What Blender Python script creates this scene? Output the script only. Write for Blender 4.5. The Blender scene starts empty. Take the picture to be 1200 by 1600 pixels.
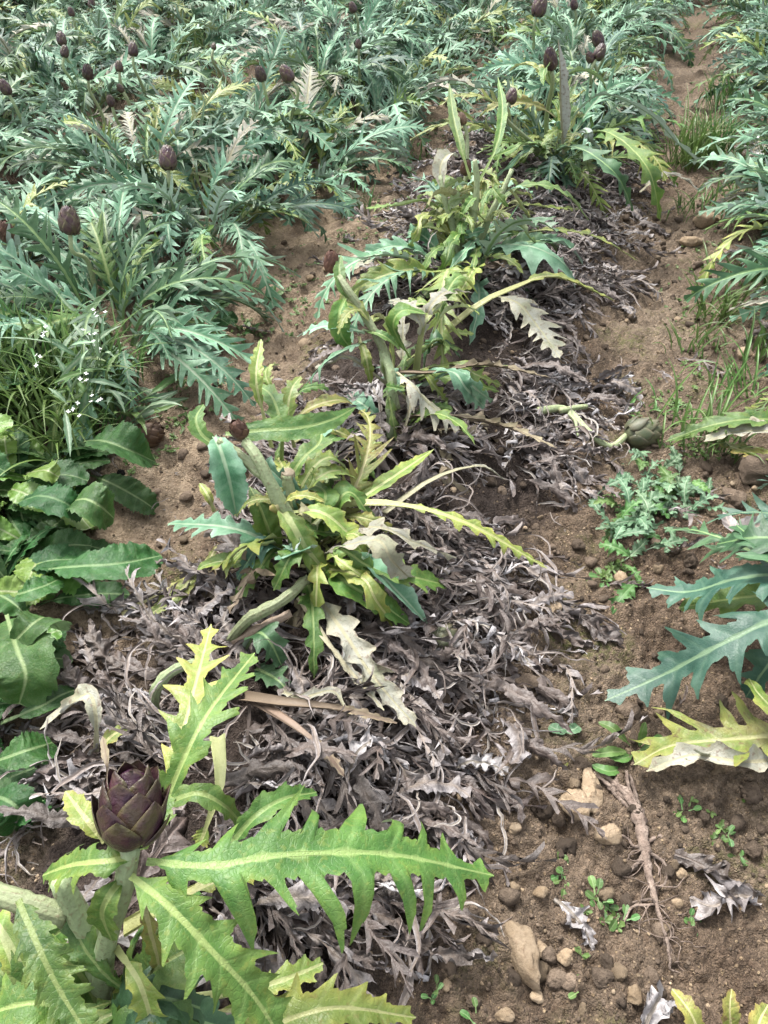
import bpy, math, random
import numpy as np
from mathutils import Vector, Matrix

SC = bpy.context.scene
COL = SC.collection
RNG = np.random.default_rng(7)
random.seed(7)
R = math.radians

# ------------------------------------------------------------------ camera, sky, sun, exposure
CAM_H, PITCH, FPX = 1.45, R(45), 1164.0
cam_data = bpy.data.cameras.new('camera')
cam = bpy.data.objects.new('camera', cam_data)
COL.objects.link(cam)
cam.location = (0, 0, CAM_H)
cam.rotation_euler = (R(90) - PITCH, 0, 0)
cam_data.sensor_fit = 'VERTICAL'
cam_data.sensor_height = 32.0
cam_data.lens = 32.0 * FPX / 1600.0
cam_data.clip_start = 0.02
cam_data.clip_end = 500
SC.camera = cam

SUN_EL, SUN_AZ = R(58), R(-35)          # high sun behind thin cloud, from ahead-left
world = bpy.data.worlds.new('World')
SC.world = world
world.use_nodes = True
wn = world.node_tree
bg = wn.nodes['Background']
sky = wn.nodes.new('ShaderNodeTexSky')
sky.sky_type = 'NISHITA'
sky.sun_disc = False
sky.sun_elevation = SUN_EL
sky.sun_rotation = SUN_AZ
sky.dust_density = 4.0
sky.air_density = 1.0
hs = wn.nodes.new('ShaderNodeHueSaturation')
hs.inputs['Saturation'].default_value = 0.22      # cloud cover: a grey-white sky
wn.links.new(sky.outputs[0], hs.inputs['Color'])
wn.links.new(hs.outputs[0], bg.inputs['Color'])
bg.inputs['Strength'].default_value = 0.125
sun_d = bpy.data.lights.new('sun', 'SUN')
sun_d.energy = 1.5
sun_d.angle = R(16)
sun_d.color = (1.0, 0.97, 0.92)
sun = bpy.data.objects.new('sun', sun_d)
COL.objects.link(sun)
sd = Vector((math.sin(SUN_AZ) * math.cos(SUN_EL), math.cos(SUN_AZ) * math.cos(SUN_EL), math.sin(SUN_EL)))
sun.rotation_euler = sd.to_track_quat('Z', 'Y').to_euler()
sun.location = (0, 0, 10)
SC.view_settings.view_transform = 'Standard'
SC.view_settings.look = 'None'
SC.view_settings.exposure = 1.86
SC.view_settings.gamma = 1.0
SC.view_settings.use_curve_mapping = False
SC.cycles.max_bounces = 6
SC.cycles.transparent_max_bounces = 4

# ------------------------------------------------------------------ noise and terrain
_tab = np.random.default_rng(3).random((256, 256))
_tab3 = np.random.default_rng(5).random((64, 64, 64))

def vn2(x, y):
    xi = np.floor(x).astype(int); yi = np.floor(y).astype(int)
    fx = x - xi; fy = y - yi
    fx = fx * fx * fx * (fx * (fx * 6 - 15) + 10); fy = fy * fy * fy * (fy * (fy * 6 - 15) + 10)
    a = _tab[xi & 255, yi & 255]; b = _tab[(xi + 1) & 255, yi & 255]
    c = _tab[xi & 255, (yi + 1) & 255]; d = _tab[(xi + 1) & 255, (yi + 1) & 255]
    return (a + (b - a) * fx) * (1 - fy) + (c + (d - c) * fx) * fy - 0.5

def vn3(p):
    i = np.floor(p).astype(int); f = p - i
    f = f * f * (3 - 2 * f)
    out = 0
    for dx in (0, 1):
        for dy in (0, 1):
            for dz in (0, 1):
                w = (f[:, 0] if dx else 1 - f[:, 0]) * (f[:, 1] if dy else 1 - f[:, 1]) * (f[:, 2] if dz else 1 - f[:, 2])
                out = out + w * _tab3[(i[:, 0] + dx) & 63, (i[:, 1] + dy) & 63, (i[:, 2] + dz) & 63]
    return out - 0.5

ROW = 1.40
def row_u(x, y):
    return (x + 0.5 - 0.3 * y) / 1.044

def row_x(k, y):
    return -0.5 + 0.3 * y + 1.044 * ROW * k

def hgt(x, y, fine=True):
    x = np.asarray(x, float); y = np.asarray(y, float)
    u = row_u(x, y)
    h = 0.11 * (0.5 + 0.5 * np.cos(2 * np.pi * u / ROW)) ** 1.4
    h = h + 0.05 * vn2(x * 2.3 + 9, y * 2.3) + 0.03 * vn2(x * 7, y * 7 + 40)
    if fine:
        h = h + 0.026 * vn2(x * 19 + 3, y * 19) + 0.020 * vn2(x * 43, y * 43 + 5)
        n = np.abs(vn2(x * 71, y * 71)) * 2
        h = h + 0.012 * (1 - n) ** 2 + 0.008 * vn2(x * 130, y * 130)
    return h

def H(x, y):
    return float(hgt(np.array([x]), np.array([y]), False)[0])

_F = np.array([0, math.cos(PITCH), -math.sin(PITCH)]); _U = np.array([0, math.sin(PITCH), math.cos(PITCH)])
def P(px, py, z):
    """the point at height z seen at that place of the photograph"""
    d = _F + (px - 600) / FPX * np.array([1., 0, 0]) + (800 - py) / FPX * _U
    t = (z - CAM_H) / d[2]
    return np.array([0, 0, CAM_H]) + d * t

def G(px, py, lift=0.0):
    """the point of the terrain seen at that place of the photograph"""
    z = 0.05
    for _ in range(6):
        p = P(px, py, z + lift); z = H(p[0], p[1])
    p = P(px, py, z + lift)
    return p

def depth_of(p):
    return float(np.dot(p - np.array([0, 0, CAM_H]), _F))

def pix(p):
    q = np.asarray(p) - np.array([0, 0, CAM_H])
    d = q @ _F
    return 600 + q[..., 0] / d * FPX, 800 - (q @ _U) / d * FPX

# ------------------------------------------------------------------ mesh helpers
def make_mesh(name, V, F, mats, attr=None, smooth=True, mi=None):
    """V (n,3); F: list of index arrays, each (m,3) or (m,4)"""
    me = bpy.data.meshes.new(name)
    V = np.asarray(V, np.float32)
    me.vertices.add(len(V)); me.vertices.foreach_set('co', V.ravel())
    F = [np.asarray(f, np.int32) for f in F if len(f)]
    loops = np.concatenate([f.ravel() for f in F])
    tot = np.concatenate([np.full(len(f), f.shape[1], np.int32) for f in F])
    me.loops.add(len(loops)); me.loops.foreach_set('vertex_index', loops)
    me.polygons.add(len(tot))
    st = np.zeros(len(tot), np.int32); st[1:] = np.cumsum(tot)[:-1]
    me.polygons.foreach_set('loop_start', st)
    me.polygons.foreach_set('use_smooth', np.full(len(tot), smooth))
    if mi is not None:
        me.polygons.foreach_set('material_index', np.asarray(mi, np.int32))
    for m in (mats if isinstance(mats, (list, tuple)) else [mats]):
        me.materials.append(m)
    if attr is not None:
        a = me.attributes.new('m', 'FLOAT_COLOR', 'POINT')
        c = np.ones((len(V), 4), np.float32); c[:, :attr.shape[1]] = attr
        a.data.foreach_set('color', c.ravel())
    me.update(calc_edges=True)
    return me

def link(name, data, parent=None, loc=(0, 0, 0), rot=(0, 0, 0), scale=(1, 1, 1)):
    o = bpy.data.objects.new(name, data)
    o.location = loc; o.rotation_euler = rot
    o.scale = scale if hasattr(scale, '__len__') else (scale,) * 3
    COL.objects.link(o)
    if parent is not None: o.parent = parent
    return o

def tag(o, label=None, cat=None, group=None, kind=None):
    if label: o['label'] = label
    if cat: o['category'] = cat
    if group: o['group'] = group
    if kind: o['kind'] = kind
    return o

def empty(name, loc, label, cat, group=None):
    o = link(name, None, loc=tuple(loc))
    o.empty_display_size = 0.05
    return tag(o, label, cat, group)

def spline(pts, n=60):
    pts = np.asarray(pts, float)
    if len(pts) == 2:
        pts = np.stack([pts[0], pts.mean(0), pts[1]])
    P0 = np.vstack([2 * pts[0] - pts[1], pts, 2 * pts[-1] - pts[-2]])
    seg = len(pts) - 1
    out = []
    for i in range(seg):
        a, b, c, d = P0[i:i + 4]
        t = np.linspace(0, 1, 16, endpoint=False)[:, None]
        out.append(0.5 * (2 * b + (c - a) * t + (2 * a - 5 * b + 4 * c - d) * t ** 2 + (3 * b - a - 3 * c + d) * t ** 3))
    out.append(pts[-1:])
    q = np.vstack(out)
    L = np.concatenate([[0], np.cumsum(np.linalg.norm(np.diff(q, axis=0), axis=1))])
    s = np.linspace(0, L[-1], n)
    return np.stack([np.interp(s, L, q[:, k]) for k in range(3)], 1), L[-1]

def frames(C, up=(0, 0, 1), start=None):
    T = np.gradient(C, axis=0); T /= np.linalg.norm(T, axis=1)[:, None] + 1e-12
    n = len(C); m = int(n * 0.55) if start is None else start
    up = np.asarray(up, float)
    B = np.zeros_like(C)
    b = np.cross(T[m], up)
    if np.linalg.norm(b) < 0.15: b = np.cross(T[m], np.array([0.3, 1, 0.2]))
    B[m] = b / np.linalg.norm(b)
    for i in range(m + 1, n):
        b = B[i - 1] - T[i] * (B[i - 1] @ T[i]); B[i] = b / (np.linalg.norm(b) + 1e-12)
    for i in range(m - 1, -1, -1):
        b = B[i + 1] - T[i] * (B[i + 1] @ T[i]); B[i] = b / (np.linalg.norm(b) + 1e-12)
    return T, B, np.cross(B, T)

def leaf_geo(pts, W=.06, n=7, depth=.65, sweep=.7, teeth=.25, droop=(0., .5), pet=.1, fold=.25, wav=.06,
             curl=0., crink=0., rib=.005, ncol=4, per=9, roll=0., twist=0., seed=0, env='art', lobex=.75, petw=1.25, gap=.12, stalk=True, wig=0., up=(0, 0, 1)):
    """a leaf grown along the curve pts: channelled midrib, blade with forward-swept toothed lobes each of its own droop"""
    rg = np.random.default_rng(seed)
    C, L = spline(pts, 60)
    T, B, N = frames(C, up)
    npet = 5 if pet > 0 else 1
    s = np.concatenate([np.linspace(0, pet, npet, endpoint=False), np.linspace(pet, 1, n * per + 1)])
    q = np.clip((s - pet) / (1 - pet), 0, 1)
    if env == 'art':   E = W * np.sin(np.pi * np.clip(q, 0, 1) ** .8) ** .7
    elif env == 'ovate': E = W * np.sin(np.pi * q ** 1.15) ** .6
    elif env == 'round': E = W * np.sqrt(np.clip(1 - (2 * q - 1) ** 2, 0, 1))
    else:              E = W * np.sin(np.pi * q ** .7) ** .9
    r = rib * (1 - .86 * s) + .0004
    tt = np.linspace(0, 1, ncol + 1) if ncol < 3 or not stalk else np.concatenate([[0], [.06], np.linspace(0, 1, ncol + 1)[1:]])
    cols_x, cols_z, cols_f, cols_a = [], [], [], []
    ph = rg.random(4) * 6.3
    for side in (-1, 1):
        bnd = np.concatenate([[0], (np.arange(1, n) + rg.uniform(-.22, .22, n - 1)) / n, [1.0001]])
        idx = np.clip(np.searchsorted(bnd, q, 'right') - 1, 0, n - 1)
        f = (q - bnd[idx]) / (bnd[idx + 1] - bnd[idx])
        ft = .55
        lo = np.where(f < ft, f / ft, (1 - f) / (1 - ft)); lo = np.clip((lo - gap) / (1 - gap), 0, 1) ** lobex
        amp = rg.uniform(.65, 1.1, n)[idx]
        saw = (f * 3 + rg.random()) % 1
        saw2 = np.where(saw < .6, saw / .6, (1 - saw) / .4)
        lo = lo * (1 - teeth + teeth * saw2) * amp
        xr = E * (1 - depth)
        w = np.maximum(xr * (1 - teeth * .5 * (1 - saw2)) + (E - xr) * lo, 0)
        w = np.where(q <= 0, 0, w)
        w = np.maximum(w, r * np.where(s < pet, petw, 1.02))
        dr = rg.uniform(droop[0], droop[1], n)[idx]; tw = rg.normal(0, .35, n)[idx]; sw = rg.normal(0, .25, n)[idx]
        x = r[:, None] + (w - r)[:, None] * tt[None, :]
        ex = np.maximum(x - xr[:, None], 0)
        fo = sweep * (x - r[:, None]) + sw[:, None] * ex
        z = fold * x - dr[:, None] * ex ** 2 / max(W, 1e-4) * 1.6 - dr[:, None] * ex * .4 + tw[:, None] * (f - .5)[:, None] * ex * 1.2
        if wig:
            pl = rg.uniform(0, 6.28, n)[idx][:, None]; g_ = x / max(W, 1e-4)
            z = z + wig * W * np.sin(g_ * 7 + pl) * g_; fo = fo + wig * W * np.cos(g_ * 5.5 + pl * 1.7) * g_
        z = z + wav * W * np.sin(q * 34 + ph[0 if side < 0 else 1])[:, None] * (x / W) ** 1.5
        vein = np.exp(-((f - ft) / .06) ** 2)[:, None] * np.ones_like(x) * (1 if depth > .05 else .8)
        edge = np.clip((x / np.maximum(w, 1e-5)[:, None]), 0, 1) ** 2 * (w > 2 * r)[:, None]
        ribv = np.zeros_like(x); ribv[:, 0] = 1
        ribv = np.maximum(ribv, (w < r * 1.4)[:, None] * 1.)
        cols_x.append(x * side); cols_z.append(z); cols_f.append(s[:, None] * L + fo)
        cols_a.append(np.stack([ribv, vein, edge], -1))
    c0 = np.zeros((len(s), 1))
    X = np.hstack([cols_x[0][:, ::-1], c0, cols_x[1]])
    Z = np.hstack([cols_z[0][:, ::-1], (-.35 * r)[:, None], cols_z[1]])
    Fw = np.hstack([cols_f[0][:, ::-1], (s * L)[:, None], cols_f[1]])
    A = np.concatenate([cols_a[0][:, ::-1], np.stack([np.ones_like(c0), c0, c0], -1), cols_a[1]], 1)
    if crink:
        Z = Z + crink * W * 2 * (vn2(Fw / W * 1.7 + seed * 3.1, X / W * 1.7) + .6 * vn2(Fw / W * 4.3, X / W * 4.3 + seed)) * np.clip(np.abs(X) / W * 2.5, 0, 1)
    nr, nc = X.shape
    # stalk: half tube under the midrib
    ks = (s < .97) & stalk
    th = np.linspace(np.pi, 2 * np.pi, 4)
    SX = r[:, None] * np.cos(th) * 1.02; SZ = r[:, None] * (np.sin(th) * 1.15 - .02); SF = np.repeat((s * L)[:, None], 4, 1)
    SA = np.stack([np.ones_like(SX), 0 * SX, 0 * SX], -1)
    if curl:
        k = curl * (1 + .5 * np.sin(q * 9 + ph[2]))[:, None] / W
        k = np.where(np.abs(k) < 1e-3, 1e-3, k)
        tha = X * k
        X, Z = np.sin(tha) / k + Z * -np.sin(tha), (1 - np.cos(tha)) / k + Z * np.cos(tha)
    X = np.hstack([X, SX]); Z = np.hstack([Z, SZ]); Fw = np.hstack([Fw, SF]); A = np.concatenate([A, SA], 1)
    ro = roll + twist * (Fw / L - .5)
    X, Z = X * np.cos(ro) + Z * np.sin(ro), -X * np.sin(ro) + Z * np.cos(ro)
    g = np.linspace(0, L, 60)
    def ip(M): return np.stack([np.interp(Fw, g, M[:, k]) for k in range(3)], -1)
    V = ip(C) + X[..., None] * ip(B) + Z[..., None] * ip(N) + np.maximum(Fw - L, 0)[..., None] * T[-1]
    ntot = nc + 4
    ii, jj = np.meshgrid(np.arange(nr - 1), np.arange(nc - 1), indexing='ij')
    a = (ii * ntot + jj).ravel()
    F1 = np.stack([a, a + 1, a + ntot + 1, a + ntot], 1)
    ii, jj = np.meshgrid(np.arange(nr - 1)[ks[:-1]], np.arange(nc, ntot - 1), indexing='ij')
    a = (ii * ntot + jj).ravel()
    F2 = np.stack([a, a + 1, a + ntot + 1, a + ntot], 1)
    return V.reshape(-1, 3), np.vstack([F1, F2]), A.reshape(-1, 3)

def tube_geo(pts, rad, sides=8, ridge=0., n=None, cap=True, seed=0, rough=0.):
    n = n or max(6, 5 * len(pts))
    C, L = spline(pts, n)
    T, B, N = frames(C)
    rad = np.interp(np.linspace(0, 1, n), np.linspace(0, 1, len(rad)), rad)
    th = np.linspace(0, 2 * np.pi, sides, endpoint=False)
    k = 1 + ridge * (np.arange(sides) % 2)
    rr = rad[:, None] * k[None, :]
    if rough: rr = rr * (1 + rough * 2 * vn2(np.arange(n)[:, None] * .9 + seed * 7.7, np.arange(sides)[None, :] * .8 + seed))
    V = C[:, None, :] + rr[..., None] * (np.cos(th)[None, :, None] * B[:, None, :] + np.sin(th)[None, :, None] * N[:, None, :])
    V = V.reshape(-1, 3)
    i, j = np.meshgrid(np.arange(n - 1), np.arange(sides), indexing='ij')
    a = (i * sides + j).ravel(); b = (i * sides + (j + 1) % sides).ravel()
    F = [np.stack([a, b, b + sides, a + sides], 1)]
    A = np.zeros((len(V), 3)); A[:, 1] = np.tile(np.arange(sides) % 2, n); A[:, 2] = np.repeat(np.linspace(0, 1, n), sides)
    if cap:
        V = np.vstack([V, C[:1], C[-1:]]); A = np.vstack([A, [[1, 0, 0], [1, 0, 1]]])
        k0, k1 = len(V) - 2, len(V) - 1
        e = np.arange(sides); e2 = (e + 1) % sides; o = (n - 1) * sides
        F.append(np.vstack([np.stack([e2, e, np.full(sides, k0)], 1), np.stack([o + e, o + e2, np.full(sides, k1)], 1)]))
    return V, F, A

def merge(parts):
    """parts: list of (V, F or [F...], A, material index) -> V, [quads, tris], A, mi"""
    Vs, Q, Tt, As, mq, mt = [], [], [], [], [], []
    o = 0
    for p in parts:
        V, F, A = p[:3]; m = p[3] if len(p) > 3 else 0
        F = F if isinstance(F, list) else [F]
        for f in F:
            f = np.asarray(f)
            if len(f) == 0: continue
            if f.shape[1] == 4: Q.append(f + o); mq.append(np.full(len(f), m))
            else: Tt.append(f + o); mt.append(np.full(len(f), m))
        Vs.append(V); As.append(A); o += len(V)
    F = []; mi = []
    if Q: F.append(np.vstack(Q)); mi += mq
    if Tt: F.append(np.vstack(Tt)); mi += mt
    return np.vstack(Vs), F, np.vstack(As), np.concatenate(mi)

def ico(sub):
    import bmesh
    bm = bmesh.new(); bmesh.ops.create_icosphere(bm, subdivisions=sub, radius=1)
    V = np.array([v.co[:] for v in bm.verts]); bm.verts.index_update()
    F = np.array([[v.index for v in f.verts] for f in bm.faces]); bm.free()
    return V, F
ICO = {1: ico(1), 2: ico(2), 3: ico(3), 4: ico(4)}

def rock_geo(sub, dims, seed, rough=.35, fine=.12):
    V, F = ICO[sub]; V = V.copy()
    rg = np.random.default_rng(seed)
    o = rg.random(3) * 40
    k = 1 + rough * 2 * vn3(V * 1.1 + o) + fine * 2 * vn3(V * 3.1 + o) + fine * .9 * vn3(V * 7 + o)
    for _ in range(5):                                   # broken flat faces
        d = rg.normal(size=3); d /= np.linalg.norm(d)
        h = rg.uniform(.62, .9); pr = (V * k[:, None]) @ d
        k = np.where(pr > h, k * (h + (pr - h) * .25) / pr, k)
    V = V * k[:, None] * np.asarray(dims)
    return V, F, np.stack([vn3(V / max(dims) * 4 + o) + .5, 0 * k, 0 * k], 1)

# ------------------------------------------------------------------ materials
def node(nt, t, **kw):
    n = nt.nodes.new('ShaderNode' + t)
    for k, v in kw.items(): setattr(n, k, v)
    return n

def inp(nt, n, k, v):
    s = n.inputs[k]
    if hasattr(v, 'is_output') or isinstance(v, bpy.types.NodeSocket): nt.links.new(v, s)
    else: s.default_value = (*v, 1) if isinstance(v, tuple) and len(v) == 3 and s.type == 'RGBA' else v

def mixc(nt, f, a, b, mode='MIX'):
    n = node(nt, 'Mix', data_type='RGBA', blend_type=mode)
    inp(nt, n, 0, f); inp(nt, n, 6, a); inp(nt, n, 7, b)
    return n.outputs[2]

def mth(nt, op, a, b=0.0, clamp=False):
    n = node(nt, 'Math', operation=op, use_clamp=clamp)
    inp(nt, n, 0, a); inp(nt, n, 1, b)
    return n.outputs[0]

def noise(nt, vec, scale, detail=3, rough=.55):
    n = node(nt, 'TexNoise'); inp(nt, n, 'Vector', vec); inp(nt, n, 'Scale', scale); inp(nt, n, 'Detail', detail); inp(nt, n, 'Roughness', rough)
    return n.outputs[0]

def ramp(nt, f, a, b):
    n = node(nt, 'MapRange'); inp(nt, n, 0, f); inp(nt, n, 1, a); inp(nt, n, 2, b)
    return n.outputs[0]

def new_mat(name):
    m = bpy.data.materials.new(name); m.use_nodes = True
    nt = m.node_tree
    return m, nt, nt.nodes['Principled BSDF'], nt.nodes['Material Output']

def leaf_mat(name, c1, c2, crib, cvein, cunder, cedge=None, edge=0., cspot=(.10, .07, .035), spot=0., vein=.45, rough=.5,
             trans=.2, spec=.4, bump=.25, hue=.03, sheen=0., patch=None, patchamt=0., nscale=22., net=0.):
    m, nt, bs, out = new_mat(name)
    at = node(nt, 'Attribute', attribute_name='m'); sp = node(nt, 'SeparateColor'); inp(nt, sp, 0, at.outputs[0])
    oi = node(nt, 'ObjectInfo'); tc = node(nt, 'TexCoord'); geo = node(nt, 'NewGeometry')
    off = node(nt, 'VectorMath', operation='ADD'); inp(nt, off, 0, tc.outputs['Object'])
    rv = mth(nt, 'MULTIPLY', oi.outputs['Random'], 37.0); nt.links.new(rv, off.inputs[1])
    co = off.outputs[0]
    n1 = noise(nt, co, nscale); n2 = noise(nt, co, nscale * 4.5, 4)
    c = mixc(nt, ramp(nt, n1, .35, .65), c1, c2)
    if patch: c = mixc(nt, mth(nt, 'MULTIPLY', ramp(nt, noise(nt, co, nscale * .6, 3), .5, .62), patchamt), c, patch)
    c = mixc(nt, mth(nt, 'MULTIPLY', sp.outputs[1], vein), c, cvein)
    if cedge:
        e = mth(nt, 'MULTIPLY', sp.outputs[2], mth(nt, 'MULTIPLY', ramp(nt, n1, .3, .65), edge), True)
        c = mixc(nt, e, c, cedge)
    if net:
        vo = node(nt, 'TexVoronoi', feature='DISTANCE_TO_EDGE'); inp(nt, vo, 'Scale', net)
        nw = node(nt, 'TexNoise'); inp(nt, nw, 'Vector', co); inp(nt, nw, 'Scale', 60.0)
        wv = node(nt, 'VectorMath', operation='MULTIPLY_ADD'); inp(nt, wv, 0, nw.outputs['Color']); wv.inputs[1].default_value = (.012, .012, .012); inp(nt, wv, 2, co)
        inp(nt, vo, 'Vector', wv.outputs[0])
        ne = ramp(nt, vo.outputs['Distance'], .10, .0)
        c = mixc(nt, mth(nt, 'MULTIPLY', ne, .13), c, cvein)
        n3 = noise(nt, co, 260, 3, .7)
        c = mixc(nt, mth(nt, 'MULTIPLY', ramp(nt, n3, .45, .75), .30), c, tuple(v * .45 for v in c1))
        big = noise(nt, co, 13, 2)
        c = mixc(nt, mth(nt, 'MULTIPLY', ramp(nt, big, .5, .68), .45), c, tuple(v * .62 for v in c1))
    # underside
    cu = mixc(nt, ramp(nt, n2, .3, .7), cunder, tuple(v * .78 for v in cunder))
    c = mixc(nt, geo.outputs['Backfacing'], c, cu)
    if spot: c = mixc(nt, mth(nt, 'MULTIPLY', ramp(nt, n2, .56, .66), spot), c, cspot)
    c = mixc(nt, mth(nt, 'MULTIPLY', sp.outputs[0], .9), c, mixc(nt, ramp(nt, n2, .3, .8), crib, tuple(v * .86 for v in crib)))
    h = node(nt, 'HueSaturation'); inp(nt, h, 'Color', c)
    inp(nt, h, 'Hue', mth(nt, 'ADD', mth(nt, 'MULTIPLY', oi.outputs['Random'], hue), .5 - hue / 2))
    r2 = mth(nt, 'FRACT', mth(nt, 'MULTIPLY', oi.outputs['Random'], 17.3))
    inp(nt, h, 'Value', mth(nt, 'ADD', mth(nt, 'MULTIPLY', r2, .5), .75))
    c = h.outputs[0]
    inp(nt, bs, 'Base Color', c); inp(nt, bs, 'Roughness', rough); inp(nt, bs, 'Specular IOR Level', spec)
    if sheen: inp(nt, bs, 'Sheen Weight', sheen); inp(nt, bs, 'Sheen Roughness', .5)
    b = node(nt, 'Bump'); inp(nt, b, 'Strength', bump); inp(nt, b, 'Distance', .004)
    inp(nt, b, 'Height', mth(nt, 'ADD', mth(nt, 'ADD', n2, mth(nt, 'MULTIPLY', sp.outputs[1], -.35)), mth(nt, 'MULTIPLY', ne, -.25) if net else 0.0))
    nt.links.new(b.outputs[0], bs.inputs['Normal'])
    if trans:
        tr = node(nt, 'BsdfTranslucent'); inp(nt, tr, 'Color', mixc(nt, .5, c, tuple(min(1, v * 1.6) for v in c1)))
        mx = node(nt, 'MixShader'); inp(nt, mx, 0, trans); nt.links.new(bs.outputs[0], mx.inputs[1]); nt.links.new(tr.outputs[0], mx.inputs[2])
        nt.links.new(mx.outputs[0], out.inputs[0])
    return m

M = {}
M['silver'] = leaf_mat('leaf_silver', (.052, .150, .074), (.125, .265, .148), (.27, .36, .24), (.20, .30, .21), (.42, .49, .45),
                       cedge=(.28, .42, .31), edge=.9, rough=.5, spec=.30, sheen=.03, hue=.03, trans=.1, net=120.)
M['deep'] = leaf_mat('leaf_deep', (.020, .062, .022), (.045, .108, .042), (.18, .27, .11), (.09, .16, .07), (.28, .36, .28),
                     cedge=(.085, .16, .075), edge=.7, rough=.46, spec=.4, hue=.03, trans=.1, net=120.)
M['blue'] = leaf_mat('leaf_bluegreen', (.020, .066, .044), (.042, .100, .066), (.15, .23, .13), (.085, .15, .095), (.28, .36, .30),
                     cedge=(.075, .15, .095), edge=.6, rough=.45, spec=.38, hue=.02, trans=.1, net=120.)
M['fresh'] = leaf_mat('leaf_fresh', (.042, .108, .017), (.080, .165, .030), (.22, .29, .095), (.14, .215, .065), (.33, .40, .23),
                      cedge=(.17, .215, .035), edge=.5, rough=.5, spec=.4, hue=.03, spot=.25, cspot=(.20, .20, .04), trans=.12, net=130., bump=.4)
M['lime'] = leaf_mat('leaf_lime', (.105, .175, .030), (.175, .245, .052), (.35, .37, .16), (.30, .35, .14), (.40, .44, .26),
                     cedge=(.33, .30, .06), edge=.7, rough=.42, hue=.04, spot=.4, cspot=(.20, .15, .05), trans=.12, net=130., bump=.4)
M['yellow'] = leaf_mat('leaf_yellowing', (.125, .175, .034), (.21, .235, .052), (.38, .37, .17), (.30, .29, .10), (.40, .38, .24),
                       cedge=(.28, .20, .05), edge=.8, rough=.5, hue=.05, spot=.7, cspot=(.13, .08, .035), patch=(.09, .14, .035), patchamt=.85, trans=.1, net=130., bump=.4)
M['mottled'] = leaf_mat('leaf_mottled', (.105, .165, .032), (.20, .225, .052), (.32, .32, .15), (.26, .27, .09), (.36, .37, .30),
                        cedge=(.26, .24, .05), edge=.7, rough=.5, hue=.02, spot=.7, cspot=(.12, .08, .035), patch=(.14, .10, .06), patchamt=.6, trans=.1, net=130., bump=.4)
M['pale'] = leaf_mat('leaf_withered_pale', (.25, .255, .21), (.35, .35, .305), (.33, .31, .20), (.27, .26, .19), (.36, .365, .34),
                     cedge=(.38, .33, .22), edge=.8, rough=.65, spec=.3, trans=.12, hue=.02, spot=.7, cspot=(.15, .10, .075), patch=(.21, .22, .11), patchamt=.6, net=120., bump=.5)
M['dry_grey'] = leaf_mat('leaf_dry_grey', (.080, .066, .060), (.18, .158, .150), (.19, .155, .13), (.24, .21, .195), (.41, .388, .39),
                         cedge=(.36, .335, .34), edge=.7, rough=.46, spec=.5, trans=.04, bump=.6, hue=.02, spot=.45, cspot=(.05, .035, .028), nscale=34)
M['dry_brown'] = leaf_mat('leaf_dry_brown', (.038, .028, .023), (.085, .066, .056), (.11, .085, .072), (.11, .088, .08), (.22, .195, .19),
                          cedge=(.19, .16, .15), edge=.6, rough=.46, spec=.5, trans=.03, bump=.7, hue=.02, spot=.4, cspot=(.03, .02, .016), nscale=34)
M['dry_pale'] = leaf_mat('leaf_dry_pale', (.27, .25, .245), (.40, .38, .378), (.22, .19, .15), (.33, .31, .30), (.44, .42, .425),
                         rough=.5, spec=.45, trans=.08, bump=.5, hue=.02, spot=.6, cspot=(.12, .09, .08), nscale=26)
M['broad'] = leaf_mat('leaf_broad_weed', (.017, .066, .012), (.034, .104, .022), (.17, .25, .11), (.075, .14, .05), (.17, .24, .13),
                      cedge=(.05, .11, .035), edge=.4, rough=.48, spec=.32, bump=.5, hue=.05, vein=.5, nscale=30, net=140., spot=.2, cspot=(.1, .1, .03))
M['broad_lime'] = leaf_mat('leaf_broad_weed_light', (.09, .18, .03), (.13, .23, .045), (.30, .36, .18), (.19, .27, .09), (.2, .28, .12),
                           rough=.4, bump=.4, hue=.04, nscale=30)
M['weed'] = leaf_mat('leaf_small_weed', (.055, .125, .03), (.10, .19, .05), (.17, .26, .10), (.13, .22, .08), (.17, .25, .12), rough=.5, hue=.05)
M['thistle'] = leaf_mat('leaf_thistle', (.07, .145, .07), (.13, .22, .12), (.26, .34, .22), (.21, .30, .19), (.2, .28, .17), rough=.5, hue=.04)
M['grass'] = leaf_mat('grass_blade', (.042, .110, .020), (.085, .180, .036), (.13, .22, .07), (.12, .2, .06), (.13, .2, .07), rough=.42, hue=.06, trans=.25)
M['stem'] = leaf_mat('stem_green', (.13, .18, .075), (.21, .26, .125), (.30, .27, .17), (.085, .125, .050), (.25, .3, .16), vein=.85, rough=.55, trans=0,
                     spot=.5, cspot=(.16, .115, .06), hue=.03, nscale=30, patch=(.23, .20, .10), patchamt=.5, bump=.6)
M['stem_dead'] = leaf_mat('stem_withered', (.16, .125, .08), (.25, .21, .135), (.15, .11, .075), (.19, .15, .09), (.25, .2, .14), vein=.6, rough=.6, trans=0,
                          spot=.5, cspot=(.13, .09, .06), nscale=40)
M['bract'] = leaf_mat('bract_purple', (.024, .006, .019), (.056, .014, .034), (.07, .045, .03), (.075, .05, .035), (.05, .035, .03),
                      cedge=(.085, .082, .028), edge=1.0, rough=.34, spec=.4, trans=0, hue=.03, vein=.5, bump=.5, patch=(.050, .046, .016), patchamt=.5, nscale=45)
M['bract_brown'] = leaf_mat('bract_brown', (.075, .038, .026), (.11, .055, .036), (.08, .045, .03), (.10, .06, .04), (.07, .045, .03),
                            cedge=(.16, .10, .05), edge=.7, rough=.6, trans=0, spot=.4, cspot=(.04, .02, .015), nscale=45)
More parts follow.
